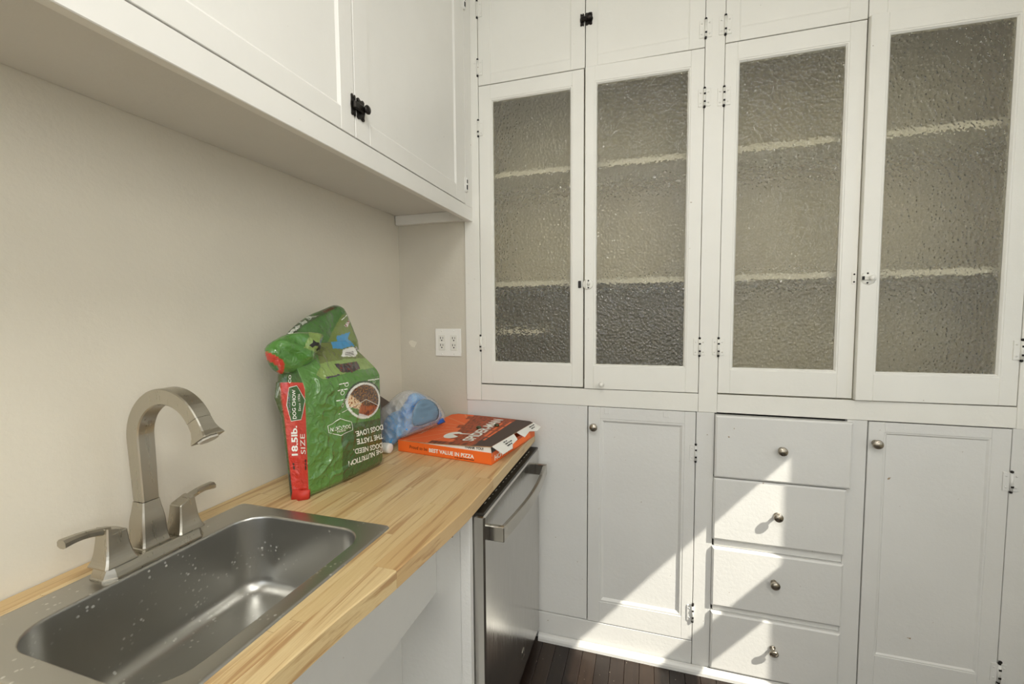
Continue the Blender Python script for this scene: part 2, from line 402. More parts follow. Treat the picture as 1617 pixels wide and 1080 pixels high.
# ---- base units
bl = thing('base_cupboard', 'low white built-in cupboard with one panelled door beside the dishwasher', 'cabinet', (Xb, 0, 0))
carcass(bl, Xb+.01, 1.343, .03, 1.035, DARKIN)
box('side_panel', PAINT_LOW, bl, Xb, .8665, .002, .022, .123, ZRB-.001)
box('toe_board', PAINT_LOW, bl, Xb, 1.2805, .001, .022, 0, .1185)
box('stile', PAINT_LOW, bl, 1.2825, 1.346, .001, .022, 0, ZRB-.001)
d = panel_door('door', bl, .8684, 1.2815, .1205, ZRB-.001, .048, .04, .092, .048, 1.2811, PAINT_LOW, .016, .009, rec=.009)
hinge(1.2815, .88, d, chips=2, right=False, mat=PAINT_LOW); hinge(1.2815, .237, d, chips=3, right=False, mat=PAINT_LOW)
knob(.8936, .9566, 0, d)
for x in (.945, 1.172): MB().box(x-.010, x+.010, -.0022, .002, 1.012, 1.037, bev=.0008).build('tab', PAINT_LOW, d)
MB().box(.872, .890, -.0012, .001, .665, .72, bev=.0006).build('catch_plate', PAINT_LOW, d)

dr = thing('drawer_unit', 'stack of four white drawers with nickel knobs crossed by a sunlit patch', 'drawers', (1.352, 0, 0))
carcass(dr, 1.353, 1.80, .02, 1.035, DARKIN)
box('stile', PAINT_LOW, dr, 1.772, 1.8315, .001, .022, 0, ZRB+.001)
for z0, z1 in ((.523, .550), (.265, .287), (.79, .80), (0, .032)): box('rail', PAINT_LOW, dr, 1.353, 1.7715, .002, .022, z0, z1)
for i, (z0, z1, pr_, x1, tilt) in enumerate(((.799, 1.0345, .02, 1.783, 0), (.5535, .793, .0125, 1.7745, 0), (.2895, .521, .0125, 1.774, 0), (.0345, .2635, .0125, 1.773, .38))):
    b = MB(); x0 = 1.3475 if i == 0 else 1.3465
    y1, y0, e = .012, -pr_, .006     # front board with a chamfered edge
    b.loft([[(x0, y1, z0), (x1, y1, z0), (x1, y1, z1), (x0, y1, z1)], [(x0, y0+e*.7, z0), (x1, y0+e*.7, z0), (x1, y0+e*.7, z1), (x0, y0+e*.7, z1)],
            [(x0+e, y0, z0+e), (x1-e, y0, z0+e), (x1-e, y0, z1-e), (x0+e, y0, z1-e)]], 0, True, True, False)
    b.box(x0+.03, x0+.04, .012, .3, z0+.02, z1-.03).box(x1-.04, x1-.03, .012, .3, z0+.02, z1-.03).box(x0+.04, x1-.04, .012, .3, z0+.02, z0+.028)
    d = b.build('drawer', PAINT_LOW, dr, origin=((x0+x1)/2, 0, z0))
    kx, kz = ((1.566, .9215), (1.5605, .675), (1.557, .419), (1.5595, .166))[i]
    knob(kx, kz, -pr_, d, tilt)

br = thing('base_cupboard', 'low white built-in cupboard with one panelled door right of the drawers', 'cabinet', (1.8326, 0, 0))
carcass(br, 1.835, Xend, .03, 1.035, DARKIN)
box('stile', PAINT_LOW, br, 2.2215, Xend+.24, .001, .022, 0, ZRB+.001)
box('rail', PAINT_LOW, br, 1.833, 2.2205, .001, .022, 0, .033)
d = panel_door('door', br, 1.8335, 2.2205, .035, ZRB-.0005, .046, .05, .165, .034, 2.2205, PAINT_LOW, .009, .006, rec=.006)
knob(1.8545, .9656, 0, d)
hinge(2.2225, .868, d, chips=1, mat=PAINT_LOW); hinge(2.2225, .222, d, chips=3, mat=PAINT_LOW)

# ---- cabinet hung over the sink
uc = thing('hung_cabinet', 'long white hung cabinet over the sink with a black latch', 'cabinet', (.18, -1.0, 1.82))
XU, ZU0, ZU1, ZUD = .37, 1.8185, 1.8656, 1.8775
YE = -2.35
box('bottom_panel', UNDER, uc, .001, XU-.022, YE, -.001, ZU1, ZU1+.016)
MB().box(.001, .02, YE, -.001, ZU1+.016, ZF).box(.02, XU-.024, YE, YE+.02, ZU1+.016, ZF).box(.02, XU-.024, -.02, -.001, ZU1+.016, ZF).build('carcass', CARC, uc)
def fx(b_name, y0, y1, z0, z1, mat=PAINT_UP, parent=uc): return MB().box(XU-.022, XU, y0, y1, z0, z1, bev=.0015).build(b_name, mat, parent)
fx('rail', YE, -.001, ZU0, ZUD-.003); fx('rail', YE, -.001, 2.80, ZF); fx('stile', -.074, -.005, ZUD-.0026, 2.80)
def side_door(y0, y1, sl, sr, latch=False):
    """door in the x = XU plane; built facing -y, then turned"""
    b = MB(); z0, z1 = ZUD, 2.798; g = .0015; rb = .056
    y0 += g; y1 -= g
    b.box(XU-.022, XU, y0, y0+sl, z0, z1, bev=.0012).box(XU-.022, XU, y1-sr, y1, z0, z1, bev=.0012)
    b.box(XU-.022, XU, y0+sl, y1-sr, z0, z0+rb, bev=.0012).box(XU-.022, XU, y0+sl, y1-sr, z1-rb, z1, bev=.0012)
    bd_ = .006; a0, a1, c0_, c1_ = y0+sl, y1-sr, z0+rb, z1-rb
    b.loft([[(XU-.0012, a0, c0_), (XU-.0012, a1, c0_), (XU-.0012, a1, c1_), (XU-.0012, a0, c1_)], [(XU-.006, a0+bd_, c0_+bd_), (XU-.006, a1-bd_, c0_+bd_), (XU-.006, a1-bd_, c1_-bd_), (XU-.006, a0+bd_, c1_-bd_)]], 0, False, False, False)
    d_ = b.build('door', PAINT_UP, uc)
    MB().box(XU-.018, XU-.006, a0, a1, c0_, c1_).build('panel', PAINT_UP, d_)
    return d_
d1 = side_door(-.796, -.0755, .062, .088)
d2 = side_door(-1.515, -.797, .06, .052)
d3 = side_door(-2.33, -1.516, .06, .06)
def vhinge(y, z, parent):
    b = MB(); b.cyl((XU+.004, y, z-.03), (XU+.004, y, z+.03), .005, 10)
    b.box(XU-.001, XU+.002, y-.012, y+.012, z-.028, z+.028, bev=.0006)
    b.box(XU+.006, XU+.0098, y-.004, y+.003, z-.02, z-.002, 1).box(XU+.006, XU+.0098, y-.003, y+.004, z+.006, z+.02, 1); return b.build('hinge', [PAINT_UP, CHIP], parent)
vhinge(-.075, 1.955, d1); vhinge(-.075, 2.68, d1)
lt = black_latch(0, 0, d2, 0, 1, .92)
lt.data.transform(Matrix.Translation(ORG[lt.name])); lt.data.transform(Matrix.Rotation(pi/2, 4, 'Z'))
ORG[lt.name] = Vector((XU+.0005, -.790, 1.955)); lt.location = ORG[lt.name]-ORG[d2.name]
MB().box(.003, .356, -.024, .0035, 1.823, ZU1-.0005, bev=.001).build('cleat', PAINT_UP, uc)

# ------------------------------------------------------------------ sink base, dishwasher, counter
ZH, TH = .914, .038
sb = thing('sink_cabinet', 'white open-fronted base cabinet under the sink', 'cabinet', (.3, -1.3, 0))
box('side_panel', PAINT_LOW, sb, .02, .600, -.690, -.672, 0, ZH-TH)
box('edge_strip', painted('edge_paint', (232, 231, 226), .5, .9), sb, .6005, .630, -.692, -.670, 0, ZH-TH)
box('apron', PAINT_LOW, sb, .505, .525, -2.2, -.6905, .617, ZH-TH)
box('back_panel', PAINT_LOW, sb, .385, .404, -2.2, -.6905, .05, .60)
box('side_panel', PAINT_LOW, sb, .02, .60, -2.24, -2.22, 0, ZH-TH)
box('bottom_panel', PAINT_LOW, sb, .02, .60, -2.2195, -.6905, .03, .049)

dw = thing('dishwasher', 'stainless steel dishwasher with bowed bar handle under the counter', 'dishwasher', (.35, -.345, 0))
FX, DY0, DY1 = .664, -.664, -.014
MB().box(.06, .61, DY0+.01, DY1-.002, .02, .868, bev=.004).build('tub', DWTOP, dw)
b = MB(); b.box(.612, FX, DY0, DY1, .058, .846, bev=.005)
dd = b.build('door', DWST, dw)
MB().box(.6125, FX-.002, DY0+.002, DY1-.002, .8462, .855, bev=.002).build('control_strip', DWTOP, dd)
random.seed(3)
for k in range(16):
    y = DY0+.06+k*.033+random.random()*.008
    MB().box(.640, .6425, y, y+.006+random.random()*.012, .8552, .8555).build('control_mark', INKW, dd)
# bowed handle with square ends
N = 22; lo = []
for k in range(N+1):
    t = k/N; y = -.618+t*.56; bow = FX+.030+.020*sin(pi*t)
    lo.append([(bow, y, .757), (bow+.013, y, .759), (bow+.014, y, .795), (bow+.012, y, .799), (bow, y, .797)])
b = MB(); b.loft(lo, 0, True, True, False)
b.box(FX-.001, FX+.044, -.622, -.606, .755, .8, bev=.002).box(FX-.001, FX+.044, -.07, -.054, .755, .8, bev=.002)
b.build('handle', steel('handle_steel', (186, 182, 174), .2, (1, 9, 1), .02).m, dw)
b = MB(); b.box(FX-.0005, FX+.002, -.289, -.262, .125, .155, bev=.001); bg = b.build('badge', NICKEL, dd)
b = MB(); b.lathe([(.0095, 0), (.0095, .0008), (.0075, .0010), (.0075, .0004), (0, .0004)], (FX+.002, -.2755, .140), (1, 0, 0), 18); b.build('emblem', DWTOP, bg)

def edge(y):
    K = ((-2.4, .575), (-1.5, .590), (-1.3229, .6013), (-1.2055, .6107), (-1.095, .6265), (-.93, .641), (-.83, .650), (-.7429, .654), (-.5736, .652), (-.3, .648), (0, .645))
    for (a, p), (b_, q) in zip(K, K[1:]):
        if y <= b_: return p+(q-p)*(y-a)/(b_-a)
    return K[-1][1]
def warp(x, y): return x if x <= .505 else .505+(x-.505)*(edge(y)-.505)/.14
cn = thing('countertop', 'butcher block countertop of light glued staves along the left wall', 'countertop', (.3, -1.1, ZH-TH))
rows = [.003, .0455, .088] + [.088+.0417*k for k in range(1, 11)] + [.545, .585, .645]
random.seed(21)
for r_, (x0, x1) in enumerate(zip(rows, rows[1:])):
    segs = [(-2.3, -.004)] if not (.08 < x0 < .50) else [(-2.3, -1.440), (-.922, -.004)]
    for s0, s1 in segs:
        cuts = [s0]; y = s0+random.uniform(.15, .6)
        while y < s1-.12: cuts.append(y); y += random.uniform(.32, .62)
        cuts.append(s1)
        for a, b_ in zip(cuts, cuts[1:]):
            n = max(1, int((b_-a)/.06)) if x1 > .506 else 1
            lo = []; e = .0003
            for k in range(n+1):
                y = a+(b_-a)*k/n
                y += e if k == 0 else (-e if k == n else 0)
                p, q = warp(x0, y)+e*.5, warp(x1, y)-e*.5
                ed = .0022 if r_ == len(rows)-2 else .0004
                lo.append([(p, y, ZH-TH), (q, y, ZH-TH), (q, y, ZH-ed), (q-ed, y, ZH), (p+.0004, y, ZH), (p, y, ZH-.0004)])
            MB().loft(lo, 0, True, True, False).build('stave', WOOD, cn)

# ------------------------------------------------------------------ sink
def rrect(x0, x1, y0, y1, r, z, n=8):
    pts = []
    for cx, cy, a0 in ((x1-r, y1-r, 0), (x0+r, y1-r, pi/2), (x0+r, y0+r, pi), (x1-r, y0+r, 1.5*pi)):
        for k in range(n+1):
            a = a0+pi/2*k/n; pts.append((cx+r*cos(a), cy+r*sin(a), z))
    return pts
sk = thing('sink', 'single bowl stainless steel drop-in sink set in the butcher block', 'sink', (.3, -1.18, .74))
OX0, OX1, OY0, OY1 = .064, .5205, -1.452, -.909
BX0, BX1, BY0, BY1 = .143, .484, -1.410, -.950
L = [rrect(OX0, OX1, OY0, OY1, .012, ZH+.0003), rrect(OX0+.001, OX1-.001, OY0+.001, OY1-.001, .012, ZH+.0028), rrect(OX0+.006, OX1-.006, OY0+.006, OY1-.006, .012, ZH+.0034)]
L += [rrect(BX0-.0035, BX1+.0035, BY0-.0035, BY1+.0035, .0705, ZH+.0034), rrect(BX0-.0026, BX1+.0026, BY0-.0026, BY1+.0026, .070, ZH+.0033), rrect(BX0-.0012, BX1+.0012, BY0-.0012, BY1+.0012, .069, ZH+.0026), rrect(BX0, BX1, BY0, BY1, .068, ZH+.0006), rrect(BX0+.0004, BX1-.0004, BY0+.0004, BY1-.0004, .068, ZH-.003)]
ZB = .732
for k in range(1, 6): t = k/5; i = .0004+.0056*t; L.append(rrect(BX0+i, BX1-i, BY0+i, BY1-i, .066, ZH-.003-(ZH-.039-ZB)*t))
for k in range(1, 7):
    a = pi/2*k/6; i = .006+.036*(1-cos(a)); L.append(rrect(BX0+i, BX1-i, BY0+i, BY1-i, max(.066-.036*(1-cos(a)), .03), ZB+.036-.036*sin(a)))
cx, cy = .315, -1.18
for k in range(1, 6):
    t = k/5; q = rrect(BX0+.042, BX1-.042, BY0+.042, BY1-.042, .03, ZB)
    L.append([(p[0]+(cx+.046*(p[0]-cx)/max(1e-6, math.hypot(p[0]-cx, p[1]-cy))-p[0])*t, p[1]+(cy+.046*(p[1]-cy)/max(1e-6, math.hypot(p[0]-cx, p[1]-cy))-p[1])*t, ZB-.006*t) for p in q])
MB().loft(L, 0, False, False).build('bowl', SINK, sk)
b = MB(); b.lathe([(.047, 0), (.047, .003), (.041, .004), (.036, .001), (.034, -.012), (0, -.013)], (cx, cy, ZB-.0065), (0, 0, 1), 28)
b.lathe([(.024, 0), (.024, .010), (.01, .013), (.006, .03), (.009, .034), (0, .036)], (cx, cy, ZB-.019), (0, 0, 1), 20); b.build('drain', NICKEL, sk)

# ------------------------------------------------------------------ faucet
FXC, FY, FZ = .1055, -1.162, ZH+.0036
fa = thing('faucet', 'brushed nickel two handle high arc faucet behind the sink', 'faucet', (FXC, FY, FZ))
def sq(cx, cy, z, hx, hy, ch=.13):
    """chamfered square loop"""
    c_ = ch*min(hx, hy)
    return [(cx+hx-c_, cy-hy, z), (cx+hx, cy-hy+c_, z), (cx+hx, cy+hy-c_, z), (cx+hx-c_, cy+hy, z), (cx-hx+c_, cy+hy, z), (cx-hx, cy+hy-c_, z), (cx-hx, cy-hy+c_, z), (cx-hx+c_, cy-hy, z)]
b = MB()
b.loft([sq(FXC, FY, FZ, .0345, .099, .5), sq(FXC, FY, FZ+.003, .0345, .099, .5), sq(FXC, FY, FZ+.0045, .032, .0965, .45), sq(FXC, FY, FZ+.012, .0300, .094, .4), sq(FXC, FY, FZ+.021, .0265, .0905, .3), sq(FXC, FY, FZ+.0225, .025, .089, .25)], 0, True, True, False)
b.build('base_plate', NICKEL, fa)
SX = .0985
b = MB(); z0 = FZ+.0225
b.loft([sq(SX, FY, z0+h_, r_, r_) for r_, h_ in ((.0290, 0), (.0292, .004), (.0272, .0055), (.0262, .010), (.0251, .016), (.0243, .023), (.0237, .031), (.0232, .040), (.0228, .048), (.0222, .055), (.0213, .062), (.0202, .069), (.0190, .076), (.0180, .083), (.0172, .089), (.0167, .093), (.0164, .0955))], 0, True, True, False)
b.build('spout_base', NICKEL, fa)
b = MB(); z0 = z0+.0965; RA = .0895; zc = FZ+.252; lo = []
def sect(cx, cz, ang, s_, hy, ch=.13):
    # ang: direction of travel measured from +z towards +x
    nx, nz = cos(ang), -sin(ang); c_ = ch*min(s_, hy); P_ = []
    for a_, y_ in ((s_, -hy+c_), (s_, hy-c_), (s_-c_, hy), (-s_+c_, hy), (-s_, hy-c_), (-s_, -hy+c_), (-s_+c_, -hy), (s_-c_, -hy)):
        P_.append((cx+nx*a_, FY+y_, cz+nz*a_))
    return P_
for k in range(9):
    t = k/8; lo.append(sect(SX-.0055*t, z0+(zc-z0)*t, 0, .0157+.0016*t, .0157+.0012*t))
AE = radians(149)
for k in range(1, 29):
    a = AE*k/28; lo.append(sect(SX-.0055+RA*(1-cos(a)), zc+RA*sin(a), a, .0173-.0020*k/28, .0169-.001*k/28))
b.loft(lo, 0, True, True, False); b.build('spout', NICKEL, fa)
ex, ez = SX-.0055+RA*(1-cos(AE)), zc+RA*sin(AE); dx, dz = sin(AE), cos(AE)
b = MB(); b.loft([sect(ex+dx*h_, ez+dz*h_, AE, r_, r_) for h_, r_ in ((.0006, .0152), (.018, .0160), (.03, .0182), (.039, .0215), (.042, .0222))], 0, True, True, False)
nz_ = b.build('spout_tip', NICKEL, fa)
b = MB(); b.loft([sect(ex+dx*h_, ez+dz*h_, AE, r_, r_, .6) for h_, r_ in ((.0425, .018), (.046, .0165))], 0, True, True, False); b.build('aerator', flat('pale_scale', (205, 200, 188), .5), nz_)
for sgn in (-1, 1):
    hy = FY+sgn*.0685; b = MB(); z0 = FZ+.0228
    lo = [sq(FXC, hy, z0+h_, r_, r_) for r_, h_ in ((.0285, 0), (.0282, .002), (.0262, .006), (.0243, .011), (.0227, .017), (.0213, .024), (.0201, .032), (.0191, .041), (.0182, .050), (.0174, .060))]
    top = sq(FXC, hy, z0+.071, .0162, .0162); top = [(p[0], p[1], p[2]-.006*sgn*(p[1]-hy)/.016*-1 - .003) for p in top]
    b.loft(lo+[top], 0, True, True, False); hb = b.build('handle', NICKEL, fa)
    b = MB(); lo = []
    for k in range(11):     # flat lever bowed upward
        t = k/10; y = hy+sgn*(.004+.070*t); z = z0+.064+.006*t+.006*sin(pi*t*.9); w = .0105-.003*sin(pi*t*.8)+.003*t; h_ = .0084-.002*sin(pi*t*.9)+.0004*t
        x_ = FXC-.004*t
        lo.append([(x_+w, y, z-h_*.6), (x_+w, y, z+h_*.4), (x_+w*.5, y, z+h_), (x_-w*.5, y, z+h_), (x_-w, y, z+h_*.4), (x_-w, y, z-h_*.6), (x_-w*.4, y, z-h_), (x_+w*.4, y, z-h_)])
    b.loft(lo, 0, True, True, False); b.build('lever', NICKEL, hb)

# ------------------------------------------------------------------ outlet
ou = thing('wall_outlet', 'white double outlet plate on the side wall above the pizza box', 'outlet', (.2445, .003, 1.2315))
pl = MB().box(.1815, .3075, -.0025, .0035, 1.2315, 1.355, bev=.002).build('cover_plate', WHITEP, ou)
for cx, gf in ((.215, True), (.274, False)):
    b = MB().box(cx-.0165, cx+.0165, -.0055, -.0026, 1.2585, 1.327, bev=.001); rc = b.build('receptacle', flat('receptacle_plastic', (228, 226, 216), .35), ou)
    b = MB()
    for cz in (1.278, 1.310):
        b.box(cx-.0075, cx-.0045, -.0058, -.0053, cz-.001, cz+.009).box(cx+.004, cx+.0065, -.0058, -.0053, cz, cz+.008)
        b.lathe([(.0032, 0), (.0032, .0005)], (cx, -.0053, cz-.007), (0, -1, 0), 10)
    b.build('slots', SLOT, rc)
    if gf: MB().box(cx+.002, cx+.013, -.0075, -.0056, 1.2895, 1.2965, bev=.0008).box(cx-.012, cx-.001, -.0075, -.0056, 1.2895, 1.2965, bev=.0008).build('button', WHITEP, rc)
    for cz in (1.2415, 1.3445): MB().lathe([(.0036, 0), (.003, .0014), (0, .0018)], (cx, -.0024, cz), (0, -1, 0), 12).build('screw', WHITEP, ou)

# ------------------------------------------------------------------ lettering
def text_geo(s, bold=0.):
    cu = bpy.data.curves.new('lettering_source', 'FONT'); cu.body = s; cu.offset = bold; cu.resolution_u = 3
    o = bpy.data.objects.new('lettering_source', cu); COL.objects.link(o)
    bpy.context.view_layer.update()
    me = bpy.data.meshes.new_from_object(o.evaluated_get(bpy.context.evaluated_depsgraph_get()))
    vs = [(v.co.x, v.co.y) for v in me.vertices]; fs = [tuple(p.vertices) for p in me.polygons]
    bpy.data.objects.remove(o); bpy.data.curves.remove(cu); bpy.data.meshes.remove(me)
    x0 = min(v[0] for v in vs); x1 = max(v[0] for v in vs); h = .729   # cap height of the font
    return [((x-x0)/(x1-x0), y/h) for x, y in vs], fs
def bars(s):
    """print too small to read in the photograph: word-length strokes"""
    vs, fs, x = [], [], 0.
    for n in s:
        i = len(vs); vs += [(x, .15), (x+n, .15), (x+n, .85), (x, .85)]; fs.append((i, i+1, i+2, i+3)); x += n+.7
    return [(a/(x-.7), b) for a, b in vs], fs
def lettering(s, parent, mat, fn, p0, p1, up, bold=0., slant=0., name='lettering'):
    """p0 -> p1 baseline in surface coordinates (2D), up = cap height vector, fn maps 2D to the surface in 3D"""
    vs, fs = (text_geo(s, bold) if isinstance(s, str) else bars(s)); out = []
    if not isinstance(s, str): name = 'fine_print'
    for x, y in vs:
        x += slant*y
        out.append(fn(p0[0]+(p1[0]-p0[0])*x+up[0]*y, p0[1]+(p1[1]-p0[1])*x+up[1]*y))
    return mesh2(name, out, fs, mat, parent)
def mesh2(name, vs, fs, mat, parent, smooth=False):
    o_ = sum((Vector(v) for v in vs), Vector())/len(vs)
    me = bpy.data.meshes.new(name); me.from_pydata([Vector(v)-o_ for v in vs], [], fs)
    if smooth:
        for p in me.polygons: p.use_smooth = True
    return link(name, me, mat, parent, o_)
def patch(name, poly, mat, parent, fn, h=.006):
    """flat printed shape laid on a curved surface"""
    vs, fs = fill(poly, h); return mesh2(name, [fn(*v) for v in vs], fs, mat, parent)
def resample(poly, h):
    out = []
    for a, b_ in zip(poly, poly[1:]+poly[:1]):
        d_ = math.hypot(b_[0]-a[0], b_[1]-a[1]); n = max(1, int(round(d_/h)))
        out += [(a[0]+(b_[0]-a[0])*k/n, a[1]+(b_[1]-a[1])*k/n) for k in range(n)]
    return out
def inside(p, poly):
    c_ = False; j = len(poly)-1
    for i in range(len(poly)):
        (xi, yi), (xj, yj) = poly[i], poly[j]
        if (yi > p[1]) != (yj > p[1]) and p[0] < (xj-xi)*(p[1]-yi)/(yj-yi)+xi: c_ = not c_
        j = i
    return c_
def bdist(p, poly):
    best = 9.
    for (ax, ay), (bx, by) in zip(poly, poly[1:]+poly[:1]):
        dx_, dy_ = bx-ax, by-ay; L2 = dx_*dx_+dy_*dy_ or 1e-12; t = max(0, min(1, ((p[0]-ax)*dx_+(p[1]-ay)*dy_)/L2))
        best = min(best, math.hypot(p[0]-ax-t*dx_, p[1]-ay-t*dy_))
    return best
def fill(poly, h):
    bd_ = resample(poly, h); n = len(bd_)
    xs = [p[0] for p in bd_]; ys = [p[1] for p in bd_]; pts = list(bd_)
    i = 0; y = min(ys)+h*.5
    while y < max(ys):
        x = min(xs)+h*(.5 if i % 2 else 1.)
        while x < max(xs):
            if inside((x, y), bd_) and bdist((x, y), poly) > h*.45: pts.append((x, y))
            x += h
        y += h*.87; i += 1
    r = delaunay_2d_cdt([Vector(p) for p in pts], [(k, (k+1) % n) for k in range(n)], [list(range(n))], 1, 1e-7)
    return [tuple(v) for v in r[0]], [tuple(f) for f in r[2]]
def smooth_poly(poly, it=2):
    for _ in range(it):
        q = []
        for a, b_ in zip(poly, poly[1:]+poly[:1]):
            q += [(a[0]*.75+b_[0]*.25, a[1]*.75+b_[1]*.25), (a[0]*.25+b_[0]*.75, a[1]*.25+b_[1]*.75)]
        poly = q
    return poly
def pillow(name, poly, h, fn, n, tf, tb, mat, parent, R=.03, crumple=0., cs=30., colour=None, fold=None, rnd=0., ridge=0.):
    """closed puffy film: outline poly (2D), fn -> 3D mid surface, n normal, tf/tb front and back swell"""
    vs, fs = fill(poly, h); nb = len(resample(poly, h)); n = Vector(n).normalized()
    front, back = [], []
    for k, p in enumerate(vs):
        d_ = bdist(p, poly); q = min(1, d_/R); pr_ = sqrt(max(0, 1-(1-q)**2)); m_ = Vector(fn(*p))
        c_ = 0.
        if crumple:
            v3 = m_*cs+Vector((rnd, 0, 0)); c_ = mnoise.fractal(v3, 1., 2., 4)*crumple
            if ridge: c_ += ridge*(1-2*abs(mnoise.noise(m_*cs*.8+Vector((7+rnd, 3, 0)))))
            c_ *= min(1, d_/(R*.3))
        extra = fold(*p) if fold else 0.
        front.append(m_+n*(tf*pr_+c_+extra)); back.append(m_-n*(tb*pr_-extra*.6))
    N_ = len(vs); faces = list(fs); bmap = {}
    vv = front[:]
    edge_idx = {k for k, p in enumerate(vs) if bdist(p, poly) < h*.1}
    for k in range(N_):
        if k in edge_idx: bmap[k] = k
        else: bmap[k] = len(vv); vv.append(back[k])
    faces += [tuple(bmap[i] for i in f[::-1]) for f in fs if not all(i in edge_idx for i in f)]
    faces = [f for f in faces]
    o = mesh2(name, vv, faces, mat, parent, True)
    if colour:
        cols = [colour(*p) for p in vs]
        lay = o.data.color_attributes.new('print', 'FLOAT_COLOR', 'POINT')
        inv = {}
        for k in range(N_): inv[k] = k; inv.setdefault(bmap[k], k)
        for i in range(len(vv)): lay.data[i].color = cols[inv[i]]
    return o
#OBJECTS#
# ------------------------------------------------------------------ dog food bag
def lerp(a, b, t): return a+(b-a)*max(0., min(1., t))
YL, YR, ZSH, ZNK = -.832, -.545, 1.238, 1.335
def yr(z): return YR+(.006*max(0, 1-abs(z-.96)/.08) if z < ZSH else -.035*(z-ZSH)/(ZNK-ZSH))
def bag_back(z): return lerp(.150, .118, (z-ZH)/(ZSH-ZH))
def bag_front(y, z, wr=True):
    s = (y-YL)/(yr(z)-YL); x = .213+.039*s
    x += .016*sin(pi*max(0, min(1, s)))*lerp(.4, 1, (z-ZH)/.1)
    if z > ZSH-.02:
        t = (z-ZSH+.02)/(ZNK-ZSH+.02); x = lerp(x, .152, t**1.25)
    if z < ZH+.022: x -= .014*((ZH+.022-z)/.022)**2
    if wr:
        p = Vector((y*9, z*9, 3.3)); m_ = min(1, (z-ZH)/.05)*min(1, max(0, s)*8)*min(1, max(0, 1-s)*8)
        r1 = abs(mnoise.noise(Vector((y*13+z*8, z*15-y*9, 8.1)))); r2 = abs(mnoise.noise(Vector((y*30-z*12, z*24+y*16, 2.7))))
        x += m_*(.005*mnoise.noise(p)+(.0065*max(0, 1-4*r1)-.0022+.0035*max(0, 1-4.5*r2))*(max(0, 1.1-1.5*s)+.12))
    return x
def gus_y(x, z):
    A, B = bag_front(YL, z, False), gus_b(z); t = (x-B)/(A-B); t = max(0, min(1, t))
    return lerp(-.843, YL, t)+.006*sin(pi*t)*lerp(.2, 1, (z-ZH)/.1)+.003*mnoise.noise(Vector((x*40, z*22, 1.7)))*sin(pi*t)
def gus_b(z): return lerp(.170, .143, (z-ZH)/(ZSH-ZH))
def F(u, v):
    """photo pixel -> (y, z) on the bag front"""
    x = .23
    for _ in range(6): p = at(u, v, 'x', x); x = bag_front(p.y, max(ZH, p.z), False)
    return (p.y, p.z)
def G(u, v):
    y = -.838
    for _ in range(5): p = at(u, v, 'y', y); y = gus_y(p.x, p.z)
    return (p.x, p.z)
bagfn = lambda y, z: Vector((bag_front(y, z)+.0009, y, z))
gusfn = lambda x, z: Vector((x, gus_y(x, z)-.0009, z))
GRN, DGRN, LGRN, OLV, RED = srgb(84, 132, 58), srgb(60, 94, 46), srgb(132, 158, 84), srgb(108, 120, 62), srgb(204, 56, 40)
WHT, BLU, KDK, KBR = srgb(232, 232, 224), srgb(64, 152, 206), srgb(62, 40, 28), srgb(150, 108, 52)
fpol = [(DGRN, [F(*p) for p in ((538, 690), (556, 668), (586, 664), (625, 655), (625, 760), (537, 775))]),
        (LGRN, [F(*p) for p in ((498, 592), (506, 574), (545, 566), (625, 562), (625, 577), (560, 585), (511, 599))]),
        (OLV, [F(*p) for p in ((505, 574), (508, 520), (580, 520), (625, 545), (625, 563), (545, 567))]),
        (BLU, [F(*p) for p in ((527, 531), (553, 524), (545, 535), (556, 546), (540, 551), (526, 550))]),
        (WHT, [F(*p) for p in ((542, 552), (559, 547), (565, 558), (562, 563), (539, 563))])]
barc = [F(*p) for p in ((546, 556), (559, 554), (560, 561), (544, 562))]
pic = [F(*p) for p in ((530, 575), (564, 571), (569, 582), (556, 588), (539, 588))]
bar2 = [F(*p) for p in ((514, 595), (536, 591), (537, 593), (515, 598))]
bc = F(577, 632.5); e1 = F(599, 640); e2 = F(568, 660.5)
ea = (e1[0]-bc[0], e1[1]-bc[1]); eb = (e2[0]-bc[0], e2[1]-bc[1]); det = ea[0]*eb[1]-ea[1]*eb[0]
def front_col(y, z):
    c = GRN
    for q, pl in fpol:
        if inside((y, z), pl): c = q
    if inside((y, z), barc): c = srgb(30, 28, 26) if int(y*900) % 2 else WHT
    if inside((y, z), bar2): c = srgb(62, 40, 70)
    if inside((y, z), pic):
        n_ = mnoise.noise(Vector((y*140, z*140, 0))); c = srgb(70, 40, 62) if n_ > .12 else (srgb(40, 52, 34) if n_ > -.2 else srgb(110, 44, 34))
    dy, dz_ = y-bc[0], z-bc[1]; a = (dy*eb[1]-dz_*eb[0])/det; b_ = (ea[0]*dz_-ea[1]*dy)/det; r2 = a*a+b_*b_
    if r2 < 1.21: c = srgb(44, 72, 36) if r2 > 1.0 and b_ < .2 else (c if r2 > 1 else WHT)
    if r2 < .78:
        if b_ < .16-.35*abs(a-.1)+.12: 
            n_ = mnoise.noise(Vector((y*230, z*230, 5))); c = KDK if n_ < -.08 else (KBR if n_ > .2 else srgb(104, 68, 38))
        else:
            c = srgb(214, 206, 204)
            if a > -.15 and b_ < .75: c = srgb(176, 92, 40) if mnoise.noise(Vector((y*330, z*60, 2))) < .1 else srgb(112, 52, 26)
            elif b_ < .55: c = srgb(226, 200, 160) if mnoise.noise(Vector((y*160, z*240, 9))) > -.15 else srgb(150, 84, 44)
            elif a < -.1: c = srgb(92, 128, 62)
    return c
hexa = [G(*p) for p in ((456.5, 611.5), (469, 608.5), (482.5, 631.5), (476, 663), (460, 665.5), (452.8, 640))]
